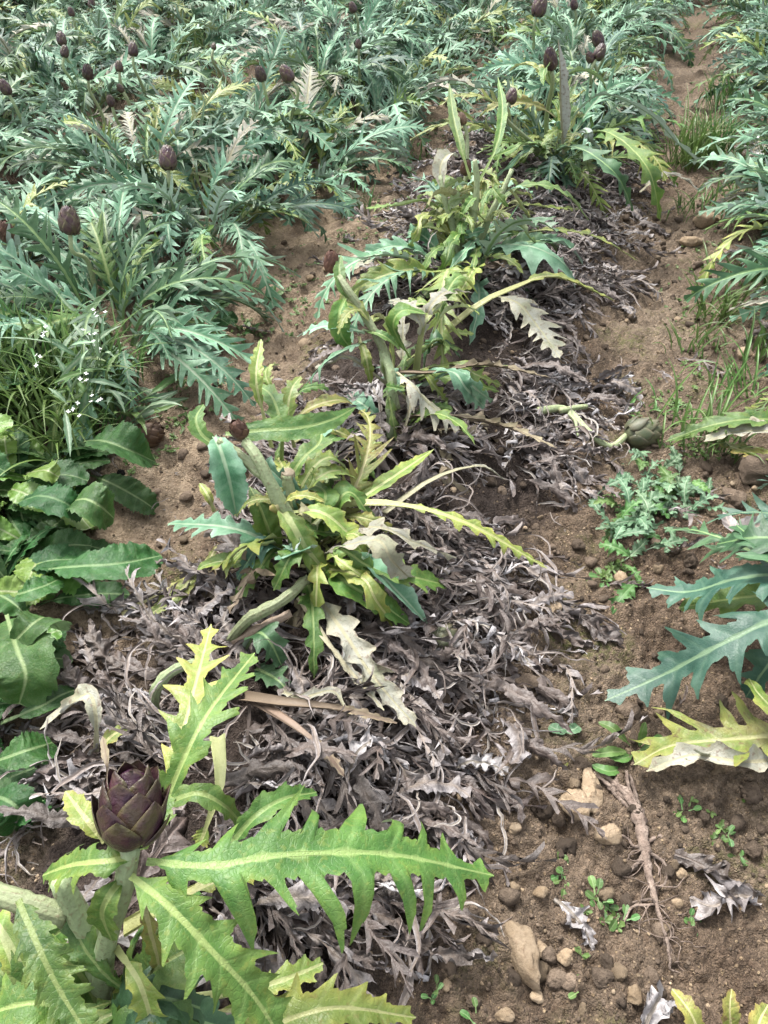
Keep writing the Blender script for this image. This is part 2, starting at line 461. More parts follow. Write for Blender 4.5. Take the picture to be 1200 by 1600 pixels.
M['bract_green'] = leaf_mat('bract_green', (.060, .074, .040), (.10, .108, .06), (.09, .07, .04), (.17, .18, .08), (.1, .1, .05),
                            cedge=(.10, .06, .05), edge=.8, rough=.5, trans=0, spot=.4, nscale=45)

def plain_mat(name, c1, c2, scale, rough=.8, bump=.5, bscale=None, dist=.004, spec=.25, c3=None, piece=1.):
    m, nt, bs, out = new_mat(name)
    tc = node(nt, 'TexCoord'); oi = node(nt, 'ObjectInfo')
    off = node(nt, 'VectorMath', operation='ADD'); inp(nt, off, 0, tc.outputs['Object'])
    nt.links.new(mth(nt, 'MULTIPLY', oi.outputs['Random'], 23.), off.inputs[1])
    n1 = noise(nt, off.outputs[0], scale, 5, .6); n2 = noise(nt, off.outputs[0], bscale or scale * 3, 6, .65)
    c = mixc(nt, ramp(nt, n1, .35, .65), c1, c2)
    if c3: c = mixc(nt, ramp(nt, n2, .52, .68), c, c3)
    h = node(nt, 'HueSaturation'); inp(nt, h, 'Color', c); at = node(nt, 'Attribute', attribute_name='m'); sp = node(nt, 'SeparateColor'); inp(nt, sp, 0, at.outputs[0])
    inp(nt, h, 'Value', mth(nt, 'ADD', mth(nt, 'ADD', mth(nt, 'MULTIPLY', oi.outputs['Random'], .5), .78), mth(nt, 'MULTIPLY', sp.outputs[1], piece)))
    inp(nt, bs, 'Base Color', h.outputs[0]); inp(nt, bs, 'Roughness', rough); inp(nt, bs, 'Specular IOR Level', spec)
    b = node(nt, 'Bump'); inp(nt, b, 'Strength', bump); inp(nt, b, 'Distance', dist); inp(nt, b, 'Height', n2)
    nt.links.new(b.outputs[0], bs.inputs['Normal'])
    return m

M['stone'] = plain_mat('stone_limestone', (.20, .145, .09), (.31, .24, .165), 22, .85, .9, 120, .005, c3=(.17, .118, .075))
M['clod'] = plain_mat('soil_clod', (.095, .070, .051), (.17, .128, .093), 40, .9, 1., 260, .006, c3=(.075, .053, .037))
M['root'] = plain_mat('root_bark', (.17, .125, .10), (.28, .22, .18), 60, .85, 1., 220, .004, c3=(.085, .06, .045), piece=-.25)
M['petal'] = plain_mat('petal_white', (.72, .72, .70), (.8, .8, .78), 40, .6, .1)

def soil_mat():
    m, nt, bs, out = new_mat('soil')
    tc = node(nt, 'TexCoord'); co = tc.outputs['Object']
    big = noise(nt, co, 1.3, 4); mid = noise(nt, co, 9, 5, .6); fine = noise(nt, co, 55, 6, .7); grit = noise(nt, co, 210, 4, .7)
    c = mixc(nt, ramp(nt, mid, .35, .65), (.106, .074, .051), (.172, .124, .086))
    c = mixc(nt, ramp(nt, big, .42, .62), c, (.215, .165, .118))
    c = mixc(nt, mth(nt, 'MULTIPLY', ramp(nt, fine, .5, .72), .8), c, (.085, .053, .033))
    vo = node(nt, 'TexVoronoi'); inp(nt, vo, 'Vector', co); inp(nt, vo, 'Scale', 95.0)
    sep = node(nt, 'SeparateColor'); inp(nt, sep, 0, vo.outputs['Color'])
    peb = mth(nt, 'MULTIPLY', ramp(nt, vo.outputs['Distance'], .36, .26), ramp(nt, sep.outputs[0], .74, .78))
    c = mixc(nt, peb, c, mixc(nt, sep.outputs[1], (.22, .155, .095), (.36, .27, .17)))
    vo2 = node(nt, 'TexVoronoi'); inp(nt, vo2, 'Vector', co); inp(nt, vo2, 'Scale', 260.0)
    sep2 = node(nt, 'SeparateColor'); inp(nt, sep2, 0, vo2.outputs['Color'])
    peb2 = mth(nt, 'MULTIPLY', ramp(nt, vo2.outputs['Distance'], .38, .28), ramp(nt, sep2.outputs[0], .7, .74))
    c = mixc(nt, mth(nt, 'MULTIPLY', peb2, .8), c, (.28, .20, .12))
    cr = mth(nt, 'ADD', .58, mth(nt, 'MULTIPLY', sep.outputs[2], .5)); cr2 = mth(nt, 'ADD', .62, mth(nt, 'MULTIPLY', sep2.outputs[2], .55))
    cc = node(nt, 'CombineColor'); kk = mth(nt, 'MULTIPLY', mth(nt, 'MULTIPLY', cr, cr2), 1.3)
    for q in range(3): inp(nt, cc, q, kk)
    c = mixc(nt, .85, c, cc.outputs[0], 'MULTIPLY')
    alg = mth(nt, 'MULTIPLY', ramp(nt, noise(nt, co, 3.1, 3), .54, .66), mth(nt, 'MULTIPLY', ramp(nt, fine, .45, .6), .6))
    c = mixc(nt, alg, c, (.135, .16, .045))
    at = node(nt, 'Attribute', attribute_name='m'); sp = node(nt, 'SeparateColor'); inp(nt, sp, 0, at.outputs[0])
    c = mixc(nt, mth(nt, 'MULTIPLY', sp.outputs[0], ramp(nt, mth(nt, 'ADD', fine, mth(nt, 'MULTIPLY', sp.outputs[0], .3)), .45, .7)), c, mixc(nt, ramp(nt, grit, .4, .6), (.030, .021, .016), (.075, .056, .046)))  # leaf mould colour, darkened to put gap shade beneath the litter
    c = mixc(nt, mth(nt, 'MULTIPLY', sp.outputs[1], ramp(nt, mid, .3, .6)), c, mixc(nt, ramp(nt, fine, .4, .65), (.46, .36, .25), (.27, .20, .13)))
    inp(nt, bs, 'Base Color', c); inp(nt, bs, 'Roughness', .88); inp(nt, bs, 'Specular IOR Level', .25)
    hh = mth(nt, 'ADD', mth(nt, 'MULTIPLY', fine, .8), mth(nt, 'MULTIPLY', grit, .8))
    hh = mth(nt, 'ADD', hh, mth(nt, 'ADD', mth(nt, 'MULTIPLY', mth(nt, 'MULTIPLY', vo.outputs['Distance'], sep.outputs[2]), -1.1), mth(nt, 'MULTIPLY', vo2.outputs['Distance'], -.5)))
    hh = mth(nt, 'ADD', hh, mth(nt, 'ADD', mth(nt, 'MULTIPLY', peb, .6), mth(nt, 'MULTIPLY', peb2, .3)))
    b = node(nt, 'Bump'); inp(nt, b, 'Strength', 1.0); inp(nt, b, 'Distance', .010); inp(nt, b, 'Height', hh)
    nt.links.new(b.outputs[0], bs.inputs['Normal'])
    return m
M['soil'] = soil_mat()

# ------------------------------------------------------------------ ground: one sheet to the horizon
def humus_shade(x, y):
    u = row_u(x, y); w = .16 * vn2(x * 3.3, y * 3.3 + 9) + .10 * vn2(x * 9, y * 9)
    return np.clip((.44 - np.abs(u - .08) + w) / .16, 0, 1) * np.clip((5 - y) / 1.5, 0, 1)

def build_ground():
    ny = 480
    k = np.linspace(0, 1, ny)
    yd = .12 + 9.4 * (np.exp(2.6 * k) - 1) / (math.exp(2.6) - 1)
    y = np.concatenate([[-60, -15, -4, -1.5, -.6, -.25, 0.], yd, [10, 11, 13, 17, 25, 50, 120]])
    ud = np.linspace(-1, 1, 380)
    u = np.concatenate([[-60, -15, -5, -2.5, -1.6, -1.2], ud, [1.2, 1.6, 2.5, 5, 15, 60]])
    wd = .95 + .55 * np.clip(y, 0, 12)
    X = u[None, :] * wd[:, None]; Y = np.repeat(y[:, None], len(u), 1)
    Z = hgt(X, Y)
    V = np.stack([X, Y, Z], -1).reshape(-1, 3)
    nr, nc = X.shape
    i, j = np.meshgrid(np.arange(nr - 1), np.arange(nc - 1), indexing='ij')
    a = (i * nc + j).ravel()
    A = np.zeros((len(V), 3)); A[:, 0] = humus_shade(V[:, 0], V[:, 1])         # rotted leaf mould under the litter, with painted shade for its dark gaps
    uu = row_u(V[:, 0], V[:, 1]); A[:, 1] = np.clip(1 - np.abs(uu + .70 + .15 * vn2(V[:, 0] * 4, V[:, 1] * 4)) / .42, 0, 1)   # trodden dry path
    o = link('ground', make_mesh('ground', V, [np.stack([a, a + 1, a + nc + 1, a + nc], 1)], M['soil'], A))
    tag(o, 'brown crumbly soil of the field with furrows between the rows', 'soil', kind='structure')
build_ground()

# ------------------------------------------------------------------ flower heads
def head_parts(Rr, Hh, nb, seed, open_=.12, res=(6, 5), wide=1.0):
    """core and scales of an artichoke head standing on the origin along +Z: list of (V,F,A)"""
    rg = np.random.default_rng(seed)
    def surf(psi, az, off):
        rho = Rr * np.sin(np.clip(psi, 0, np.pi)) ** .8 * (1 + .16 * np.cos(psi)) + off
        z = Hh * .5 * (1 - np.cos(psi)) + off * (-.2)
        return np.stack([rho * np.cos(az), rho * np.sin(az), z], -1)
    psi, az = np.meshgrid(np.linspace(.02, np.pi - .02, 14), np.linspace(0, 2 * np.pi, 16, endpoint=False), indexing='ij')
    V = surf(psi, az, -.06 * Rr).reshape(-1, 3)
    i, j = np.meshgrid(np.arange(13), np.arange(16), indexing='ij')
    a = (i * 16 + j).ravel(); b = (i * 16 + (j + 1) % 16).ravel()
    core = (V, np.stack([a, b, b + 16, a + 16], 1), np.zeros((len(V), 3)))
    br = []
    nl, nw = res
    for k in range(nb):
        t = k / (nb - 1)
        az0 = k * 2.39996 + rg.normal(0, .06)
        p0 = .22 + 2.15 * t ** .9
        dp = (1.25 - .45 * t) * rg.uniform(.92, 1.08)
        ha = .66 * wide * rg.uniform(.92, 1.08) * (1 + 1.1 * max(0, t - .6))
        v = np.linspace(0, 1, nl + 1)[:, None]; c = np.linspace(-1, 1, nw)[None, :]
        wv = np.where(v < .4, .70 + .30 * np.sin(v / .4 * np.pi / 2), 1 - np.clip((v - .4) / .6, 0, 1) ** 1.35)
        wv = np.maximum(wv, .015)
        ps = p0 + dp * v + 0 * c
        azz = az0 + ha * wv * c
        flare = open_ * rg.uniform(.75, 1.3)
        off = Rr * (.02 + .09 * (1 - t) + flare * v ** 1.8 + .07 * (1 - c ** 2) * (1 - .4 * v))
        ps = np.minimum(ps, np.pi * .975 + 0 * ps)
        tip = np.zeros(off.shape + (3,)); tip[..., 2] = Rr * .34 * v ** 2 * (.25 + .75 * t) * (1 - .25 * np.abs(c))
        S = surf(ps, azz, off) + tip
        inner = surf(ps, azz, off - Rr * .04 * (1 - .7 * v)) + tip
        n = (nl + 1) * nw
        Vb = np.vstack([S.reshape(-1, 3), inner.reshape(-1, 3)])
        i, j = np.meshgrid(np.arange(nl), np.arange(nw - 1), indexing='ij')
        a = (i * nw + j).ravel()
        F = np.stack([a, a + 1, a + nw + 1, a + nw], 1)
        F2 = F[:, ::-1] + n
        e = []
        for i in range(nl):
            e += [[i * nw, (i + 1) * nw, (i + 1) * nw + n, i * nw + n], [(i + 1) * nw + nw - 1, i * nw + nw - 1, i * nw + nw - 1 + n, (i + 1) * nw + nw - 1 + n]]
        A = np.zeros((n, 3)); ed = np.maximum(.8 * np.abs(c) ** 3 * np.ones_like(v), (v ** 2.5) * np.ones_like(c))
        ed = np.maximum(ed, .55 * (1 - v) ** 2 * (1 - t))
        A[:, 2] = ed.ravel(); A[:, 1] = (np.exp(-(c / .2) ** 2) * (1 - v)).ravel()
        br.append((Vb, np.vstack([F, F2, np.array(e)]), np.vstack([A, A])))
    return core, br

def align(V, base, axis):
    q = Vector((0, 0, 1)).rotation_difference(Vector(axis)).to_matrix()
    return np.asarray(V) @ np.array(q).T + np.asarray(base)

def add_head(root, base, axis, diam, mat='bract', ratio=1.25, nb=34, seed=0, split=False, open_=.12, name='flower_head', wide=1.0):
    """a head as a part of the plant root; split: every scale is a sub-part"""
    core, br = head_parts(diam / 2 * .86, diam * ratio, nb, seed, open_, (8, 7) if split else (5, 5), wide)
    loc = np.array(root.location)
    if split:
        V = align(core[0], base, axis) - loc
        o = link(name, make_mesh(name, V, [core[1]], M[mat], core[2]), root)
        for V, F, A in br:
            link('bract', make_mesh('bract', align(V, base, axis) - loc, [F], M[mat], A), o)
    else:
        V, F, A, mi = merge([core] + br)
        o = link(name, make_mesh(name, align(V, base, axis) - loc, F, M[mat], A), root)
    return o

def add_tube(root, name, pts, rad, mat, **kw):
    V, F, A = tube_geo(pts, rad, **kw)
    loc = np.array(root.location) if root is not None else 0
    return link(name, make_mesh(name, V - loc, F, M[mat], A), root)

def add_leaf(root, pts, mat, label=None, name='leaf', **kw):
    V, F, A = leaf_geo(pts, **kw)
    o = link(name, make_mesh(name, V - np.array(root.location), [F], M[mat], A), root)
    if label: o['label'] = label
    return o

def pts_(*a):
    return np.array([P(*q) for q in a])

# ------------------------------------------------------------------ shared leaf shapes, growing along +Y from their base
def arc_pts(L, e0, e1, pw=1.0, side=0., n=9, wig=0., seed=0):
    rg = np.random.default_rng(seed)
    p = np.zeros(3); out = [p.copy()]
    for i in range(n):
        t = (i + .5) / n
        e = e0 + (e1 - e0) * t ** pw + rg.normal(0, wig); a = side * t + rg.normal(0, wig)
        p = p + L / n * np.array([math.sin(a) * math.cos(e), math.cos(a) * math.cos(e), math.sin(e)])
        out.append(p.copy())
    return np.array(out)

SHAPES = []
for v in range(18):
    rg = np.random.default_rng(100 + v)
    Lf = rg.uniform(.46, .66)
    pts = arc_pts(Lf, R(rg.uniform(45, 78)), R(rg.uniform(-75, -15)), rg.uniform(.9, 1.5), rg.uniform(-.6, .6))
    SHAPES.append(leaf_geo(pts, W=rg.uniform(.075, .10), n=int(rg.integers(12, 16)), depth=rg.uniform(.82, .92), sweep=rg.uniform(.8, 1.3), teeth=.35, gap=.30,
                           droop=(-.5, 1.0), pet=.10, fold=rg.uniform(.1, .7), wav=.08, rib=.0055, per=6, ncol=4, twist=rg.uniform(-1.3, 1.3), seed=v,
                           lobex=.62, crink=.09))
for v in range(12):                                   # younger, broader leaves of the withering plants
    rg = np.random.default_rng(150 + v)
    pts = arc_pts(rg.uniform(.26, .42), R(rg.uniform(35, 75)), R(rg.uniform(-80, -10)), rg.uniform(.9, 1.5), rg.uniform(-.6, .6))
    SHAPES.append(leaf_geo(pts, W=rg.uniform(.032, .055), n=int(rg.integers(5, 8)), depth=rg.uniform(.3, .68), sweep=rg.uniform(.6, 1.), teeth=.3, gap=.25,
                           droop=(-.2, 1.0), pet=.14, fold=rg.uniform(.1, .6), wav=.1, rib=.0038, per=8, ncol=4, twist=rg.uniform(-1.2, 1.2), seed=v + 50, lobex=.6, crink=.14))
_cache = {}
def shape_mesh(v, mat, name='leaf'):
    if (v, mat) not in _cache:
        V, F, A = SHAPES[v]
        _cache[v, mat] = make_mesh(name, V, [F], M[mat], A)
    return _cache[v, mat]

def fill_leaves(root, n, mats, scale=(.8, 1.15), tilt=(-.35, .35), az=None, spread=.05, seed=0, lift=.0, lib=(0, 18)):
    rg = np.random.default_rng(seed)
    for i in range(n):
        a = i * 2.39996 + rg.normal(0, .3) if az is None else rg.uniform(*az)
        t = i / max(1, n - 1)
        me = shape_mesh(int(rg.integers(*lib)), mats[int(rg.integers(0, len(mats)))])
        s = rg.uniform(*scale)
        rr = spread * rg.random() ** .5
        link('leaf', me, root, (rr * -math.sin(a), rr * math.cos(a), lift * t + rg.uniform(-.02, .02)),
             (rg.uniform(*tilt) + .25 * (t - .5), rg.normal(0, .25), a), (s * rg.uniform(.85, 1.1), s, s))

def head_at(root, px, py, z, wpx, mat='bract', seed=0, ratio=1.3, axis=None, nb=30, stem=True, base=None, split=False, open_=.12, srad=.008, bend=None, wide=1.0):
    c = P(px, py, z); dia = wpx * depth_of(c) / FPX
    rg = np.random.default_rng(seed + 900)
    axis = np.array(axis if axis is not None else (rg.normal(0, .32), rg.normal(0, .25) + .2, 1.)); axis = axis / np.linalg.norm(axis)
    b = c - axis * dia * ratio * .5
    add_head(root, b, axis, dia, mat, ratio, nb, seed, split, open_, wide=wide)
    if stem:
        s0 = np.array(root.location) if base is None else np.asarray(base)
        mid = bend if bend is not None else (s0 * .45 + b * .55) - np.array([0, 0, .02]) + rg.normal(0, .015, 3)
        add_tube(root, 'stem', [s0, mid, b - axis * .05, b + axis * .012], [srad * 1.5, srad * 1.2, srad, srad * .9], 'stem', sides=10, ridge=.12)
    return c

# ------------------------------------------------------------------ lush rows of artichokes
LUSH = []
def lush_plant(x, y, n, mats, label, group='silver-green artichoke plants of the lush rows', scale=(.8, 1.15), seed=0, spread=.12):
    r = empty('artichoke_plant', (x, y, H(x, y)), label, 'artichoke plant', group)
    fill_leaves(r, n, mats, scale, seed=seed, spread=spread)
    LUSH.append(r)
    return r
SIL = ['silver', 'silver', 'silver', 'silver', 'silver', 'silver', 'silver', 'deep', 'deep', 'deep', 'blue', 'fresh', 'lime', 'pale']
GRN = ['silver', 'deep', 'fresh', 'deep', 'silver']
ROWNAME = {-1: 'first lush row', 0: 'far middle row', 1: 'right row', 2: 'far right row'}
def zone(x, y):
    px, py = pix(np.array([x, y, .3]))
    v = 'at the top edge' if py < 40 else 'in the far part' if py < 130 else 'halfway back' if py < 270 else 'in the nearer part'
    h = 'by the left edge' if px < 120 else 'left of centre' if px < 420 else 'near the middle' if px < 800 else 'by the right edge' if px > 1100 else 'right of centre'
    return v + ' ' + h
sd_ = 0
for k, y0, y1 in ((-1, 2.28, 9.6), (-2, 2.7, 9.9), (-3, 4.2, 10.2), (-4, 5.8, 10.4), (-5, 7.4, 10.4), (0, 4.6, 10.2), (1, 1.75, 9.8), (2, 6.2, 9.5)):
    y = y0
    while y < y1:
        sd_ += 1
        rg = np.random.default_rng(sd_ * 13)
        left = k < 0
        x = row_x(k, y) + rg.normal(0, .07) + {1: .05 - .05 * max(0, y - 4.5), 0: .06 * max(0, y - 3.5)}.get(k, 0)
        if left: x += (.22 if sd_ % 2 else -.26) + (.20 * min(1, max(0, y - 2.6)) + .14 * min(1, max(0, y - 3.2)) if k == -1 else .1)
        adj = ['silver-green', 'grey-green', 'dense silvery', 'sprawling silver-green'][sd_ % 4]
        lush_plant(x, y, int(rg.integers(54, 70)), SIL if rg.random() < .75 else GRN, f"{adj if k < 1 else 'blue-green'} artichoke of the {ROWNAME.get(k, 'far left rows')} {zone(x, y)}",
                   'artichokes of the lush rows', seed=sd_, scale=(.62, 1.1) if left else (.65, 1.05), spread=.17)
        y += rg.uniform(.33, .42) if left else rg.uniform(.52, .66)

def nearest(p):
    return min(LUSH, key=lambda r: (r.location.x - p[0]) ** 2 + (r.location.y - p[1]) ** 2)
HEADS = [(262, 248, .50, 27, 'bract'), (108, 346, .50, 32, 'bract'), (407, 116, .52, 17, 'bract'), (448, 116, .55, 20, 'bract'), (208, 78, .52, 15, 'bract'),
         (96, 61, .52, 15, 'bract'), (101, 81, .5, 13, 'bract'), (137, 113, .5, 17, 'bract'), (8, 137, .5, 17, 'bract'), (186, 104, .48, 12, 'bract'), (188, 138, .46, 10, 'bract'),
         (173, 158, .44, 13, 'bract'), (111, 19, .52, 10, 'bract'), (143, 5, .5, 11, 'bract'), (551, 12, .55, 12, 'bract'), (560, 69, .52, 10, 'bract'), (10, 362, .4, 26, 'bract_brown'), (334, 73, .5, 8, 'bract'),
         (843, 10, .60, 23, 'bract'), (897, 7, .58, 12, 'bract'), (934, 61, .55, 18, 'bract'), (937, 82, .54, 18, 'bract'), (922, 90, .52, 13, 'bract')]
_wh = {0: 'dark purple head rising in front of the lush left rows', 1: 'dark purple head low at the left edge of the lush rows'}
_byplant = {}
for i, (px, py, z, w, mt) in enumerate(HEADS):
    z -= .10 if i < 18 else .06
    p = P(px, py, z)
    r = nearest(p + np.array([.0, .05, 0]))
    b0 = np.array([p[0] + .02 * ((i % 3) - 1), p[1] + .04, H(p[0], p[1] + .04)])
    head_at(r, px, py, z, w, mt, seed=20 + i, nb=26, srad=.007, base=b0, bend=(b0 + p) / 2 + np.array([.01, .01, 0]))
    _byplant.setdefault(r.name, []).append(i)
for nm, ids in _byplant.items():
    r = bpy.data.objects[nm]
    p = [HEADS[i] for i in ids]
    n = {1: 'one dark purple head', 2: 'two dark purple heads', 3: 'three dark purple heads'}.get(len(ids), 'several dark purple heads')
    x, yy = np.mean([q[0] for q in p]), np.mean([q[1] for q in p])
    where = ('at the left edge' if x < 60 else 'at the upper left' if x < 240 else 'left of the path' if x < 640 else 'in the far middle row')
    far = 'near the top edge' if yy < 40 else 'far back' if yy < 95 else 'halfway back' if yy < 200 else 'nearer the camera'
    r['label'] = f'silver-green artichoke with {n} {where} {far}'

# ------------------------------------------------------------------ middle row: the withering plants one by one
def hero(px, py, label, lift=0.):
    p = G(px, py); p[2] += lift
    return empty('artichoke_plant', p, label, 'artichoke plant', 'withering artichokes of the middle row')

def L(root, mat, pp, W, label=None, name='leaf', **kw):
    kw.setdefault('seed', int(abs(pp[0][0] * 7 + pp[-1][1] * 3)))
    kw.setdefault('per', 9); kw.setdefault('ncol', 3 if W < .03 else 4); kw.setdefault('crink', .08); kw.setdefault('gap', .3); kw.setdefault('rib', .0038)
    pts = []
    for i, (px, py, z) in enumerate(pp):                 # keep lying leaves on top of the litter
        p = P(px, py, z)
        for _ in range(3):
            lo = H(p[0], p[1]) + (.105 if mat in ('pale', 'dry_pale', 'stem_dead') else .06)
            if i and p[2] < lo: p = P(px, py, lo)
        pts.append(p)
    return add_leaf(root, np.array(pts), mat, label, name, W=W, **kw)

# plant 1: the near plant with the open purple head
p1 = hero(165, 1560, 'near artichoke with one open purple head and bright green leaves')
head_at(p1, 205, 1262, .53, 98, 'bract', seed=4, ratio=1.22, axis=(.05, .66, .72), nb=24, split=True, open_=.40, stem=False, wide=1.05)
add_tube(p1, 'stem', pts_((158, 1560, .12), (165, 1480, .30), (190, 1400, .43), (204, 1318, .50)), [.016, .014, .011, .012], 'stem', sides=18, ridge=.12)
add_tube(p1, 'stem', pts_((158, 1555, .14), (148, 1480, .26), (118, 1425, .33), (92, 1372, .38)), [.016, .016, .015, .013], 'stem', sides=18, ridge=.14, rough=.12)
add_tube(p1, 'stem', pts_((-40, 1385, .34), (30, 1408, .35), (105, 1432, .33)), [.013, .013, .014], 'stem', sides=18, ridge=.14, rough=.12)
KF = dict(rib=.0034, ncol=6, per=15, teeth=.35, gap=.52, lobex=.5)
L(p1, 'fresh', [(228, 1345, .49), (330, 1352, .51), (450, 1335, .50), (610, 1335, .45), (772, 1368, .36)], .122, n=9, depth=.74, sweep=.55, droop=(.0, 1.2), fold=.03, pet=.03, seed=12, crink=.09, wav=.08, **KF)
L(p1, 'fresh', [(204, 1368, .48), (262, 1415, .49), (335, 1490, .46), (395, 1555, .41), (450, 1640, .34)], .060, n=7, depth=.56, sweep=.75, droop=(0, .8), fold=.1, pet=.02, seed=33, crink=.09, wav=.08, **KF)
L(p1, 'fresh', [(28, 1405, .40), (58, 1475, .41), (92, 1545, .39), (150, 1640, .36)], .044, n=7, depth=.5, sweep=.8, droop=(.1, 1.), fold=.2, pet=.03, seed=5, crink=.1, **KF)
L(p1, 'fresh', [(214, 1338, .49), (160, 1346, .50), (110, 1352, .47), (66, 1368, .41)], .042, n=5, depth=.55, sweep=.6, droop=(.3, 1.2), fold=.1, pet=.03, seed=8, **KF)
L(p1, 'lime', [(242, 1280, .33), (272, 1195, .37), (300, 1090, .38), (330, 975, .33)], .058, n=6, depth=.7, sweep=.7, droop=(0, .5), fold=.2, pet=.12, seed=41, label='pale half-withered leaf behind the head', **KF)
L(p1, 'fresh', [(246, 1285, .37), (288, 1185, .43), (328, 1110, .44), (398, 1020, .40)], .055, n=6, depth=.6, sweep=.9, droop=(0, .4), fold=.3, pet=.06, seed=52, **KF)
L(p1, 'lime', [(165, 1315, .40), (135, 1280, .42), (102, 1236, .40)], .022, n=4, depth=.3, sweep=.6, fold=.2, pet=.05, seed=3)
L(p1, 'fresh', [(255, 1258, .42), (305, 1240, .45), (345, 1255, .43), (380, 1288, .36)], .024, n=4, depth=.4, sweep=.6, droop=(.2, .8), pet=.02, seed=6)
L(p1, 'fresh', [(362, 1318, .40), (400, 1275, .43), (445, 1248, .42), (495, 1238, .37)], .026, n=5, depth=.4, sweep=.8, fold=.5, pet=.03, seed=9)
L(p1, 'fresh', [(190, 1375, .46), (170, 1400, .47), (160, 1430, .44), (175, 1470, .38)], .026, n=3, depth=.3, sweep=.7, fold=.2, pet=.02, seed=16)
L(p1, 'fresh', [(200, 1330, .42), (235, 1290, .44), (262, 1240, .43)], .03, n=3, depth=.3, sweep=.7, pet=.02, seed=17)
L(p1, 'lime', [(190, 1450, .25), (280, 1400, .30), (360, 1365, .30), (430, 1350, .26)], .03, n=5, depth=.5, pet=.5, rib=.010, seed=18, fold=.1)
L(p1, 'lime', [(340, 1150, .22), (345, 1220, .24), (330, 1270, .22), (312, 1320, .18)], .02, n=4, depth=.3, pet=.85, rib=.011, seed=19)
L(p1, 'fresh', [(160, 1590, .16), (235, 1520, .28), (300, 1480, .30), (350, 1450, .26)], .06, n=6, depth=.45, sweep=.7, droop=(0, .6), pet=.1, seed=21, **KF)
L(p1, 'deep', [(165, 1600, .16), (200, 1580, .26), (250, 1560, .28), (330, 1580, .22)], .06, n=6, depth=.5, sweep=.7, droop=(0, .6), pet=.1, seed=22, **KF)
L(p1, 'fresh', [(150, 1585, .14), (90, 1570, .26), (30, 1570, .28), (-60, 1600, .22)], .06, n=6, depth=.5, sweep=.7, droop=(0, .6), pet=.1, seed=23, **KF)
L(p1, 'fresh', [(150, 1600, .14), (60, 1560, .22), (-10, 1510, .26), (-80, 1470, .22)], .05, n=6, depth=.4, pet=.1, seed=24, **KF)
L(p1, 'lime', [(170, 1600, .14), (300, 1560, .2), (380, 1548, .2), (445, 1530, .2), (505, 1505, .18)], .03, n=4, depth=.5, pet=.7, rib=.008, seed=25)
L(p1, 'lime', [(250, 1640, .14), (400, 1610, .2), (520, 1575, .22), (650, 1590, .14)], .05, n=7, depth=.5, pet=.2, seed=26, droop=(-.4, .6), label='light green jagged leaf at the bottom edge', **KF)
L(p1, 'lime', [(250, 1600, .12), (350, 1580, .16), (430, 1572, .17), (500, 1560, .14)], .022, n=4, depth=.4, pet=.4, seed=27)
L(p1, 'lime', [(180, 1480, .3), (215, 1530, .33), (235, 1590, .28), (240, 1650, .22)], .03, n=5, depth=.5, pet=.2, seed=28)
L(p1, 'pale', [(150, 1580, .14), (90, 1540, .2), (40, 1500, .2), (10, 1520, .15)], .025, n=4, depth=.4, pet=.3, seed=29)
L(p1, 'lime', [(100, 1590, .16), (40, 1530, .24), (10, 1470, .27), (-20, 1420, .25)], .03, n=4, depth=.4, pet=.4, rib=.012, seed=30)
L(p1, 'fresh', [(110, 1640, .14), (180, 1620, .24), (260, 1610, .26), (330, 1640, .2)], .05, n=5, depth=.4, pet=.1, seed=31)
L(p1, 'yellow', [(225, 1395, .42), (232, 1440, .40), (245, 1490, .32), (255, 1540, .24)], .022, n=5, depth=.5, pet=.05, seed=32, droop=(.3, 1))
for q, (a, b, c) in enumerate(((80, 1500, 40), (230, 1540, 330), (280, 1590, 420), (120, 1440, 60))):
    L(p1, ['fresh', 'lime', 'deep', 'fresh'][q], [(165, 1590, .13), ((165 + a) / 2, b + 20, .22), (a, b, .24), (c, b + 40, .18)], .045, n=6, depth=.5, pet=.1, seed=60 + q, droop=(0, .8))
L(p1, 'pale', [(150, 1175, .12), (150, 1120, .2), (138, 1085, .22), (100, 1110, .17), (62, 1140, .1)], .03, n=4, depth=.4, pet=.2, seed=70, curl=1.2, label='white withered leaf bent over left of the head')
L(p1, 'yellow', [(160, 1200, .1), (165, 1160, .16), (200, 1135, .17), (220, 1130, .14)], .02, n=4, depth=.4, pet=.2, seed=71)
L(p1, 'stem_dead', [(168, 1260, .1), (168, 1200, .14), (160, 1150, .15)], .01, n=2, depth=.3, pet=.6, seed=72, name='dead_leaf')

# plant 2: big yellow-green plant in the middle with a brown closed head
p2 = hero(470, 905, 'yellow-green artichoke with a small brown head and a cut stalk in the middle')
head_at(p2, 373, 671, .46, 27, 'bract_brown', seed=31, ratio=1.25, axis=(-.25, -.2, 1), nb=22, stem=False, open_=.2)
add_tube(p2, 'stem', pts_((500, 900, .12), (470, 845, .24), (437, 785, .34), (405, 720, .42), (383, 690, .44)), [.019, .018, .017, .012, .010], 'stem', sides=18, ridge=.14, rough=.12)
add_tube(p2, 'stem', pts_((412, 745, .38), (375, 712, .40), (342, 688, .42)), [.010, .010, .008], 'stem', sides=16, ridge=.14, rough=.15)
st = add_tube(p2, 'stem', pts_((455, 800, .28), (452, 770, .33), (450, 741, .37)), [.012, .011, .013], 'stem', sides=16, ridge=.14, rough=.15)
st['label'] = 'cut stalk with a dry brown top'
V, F, A = tube_geo(pts_((450, 745, .362), (450, 737, .376)), [.015, .0135], sides=12, ridge=.08)
link('cut_top', make_mesh('cut_top', V - np.array(p2.location), F, M['stem_dead'], A), st)
add_tube(p2, 'stem', pts_((357, 1003, .14), (390, 966, .22), (435, 942, .25), (480, 905, .24)), [.008, .010, .010, .009], 'stem', sides=18, ridge=.2, rough=.25)
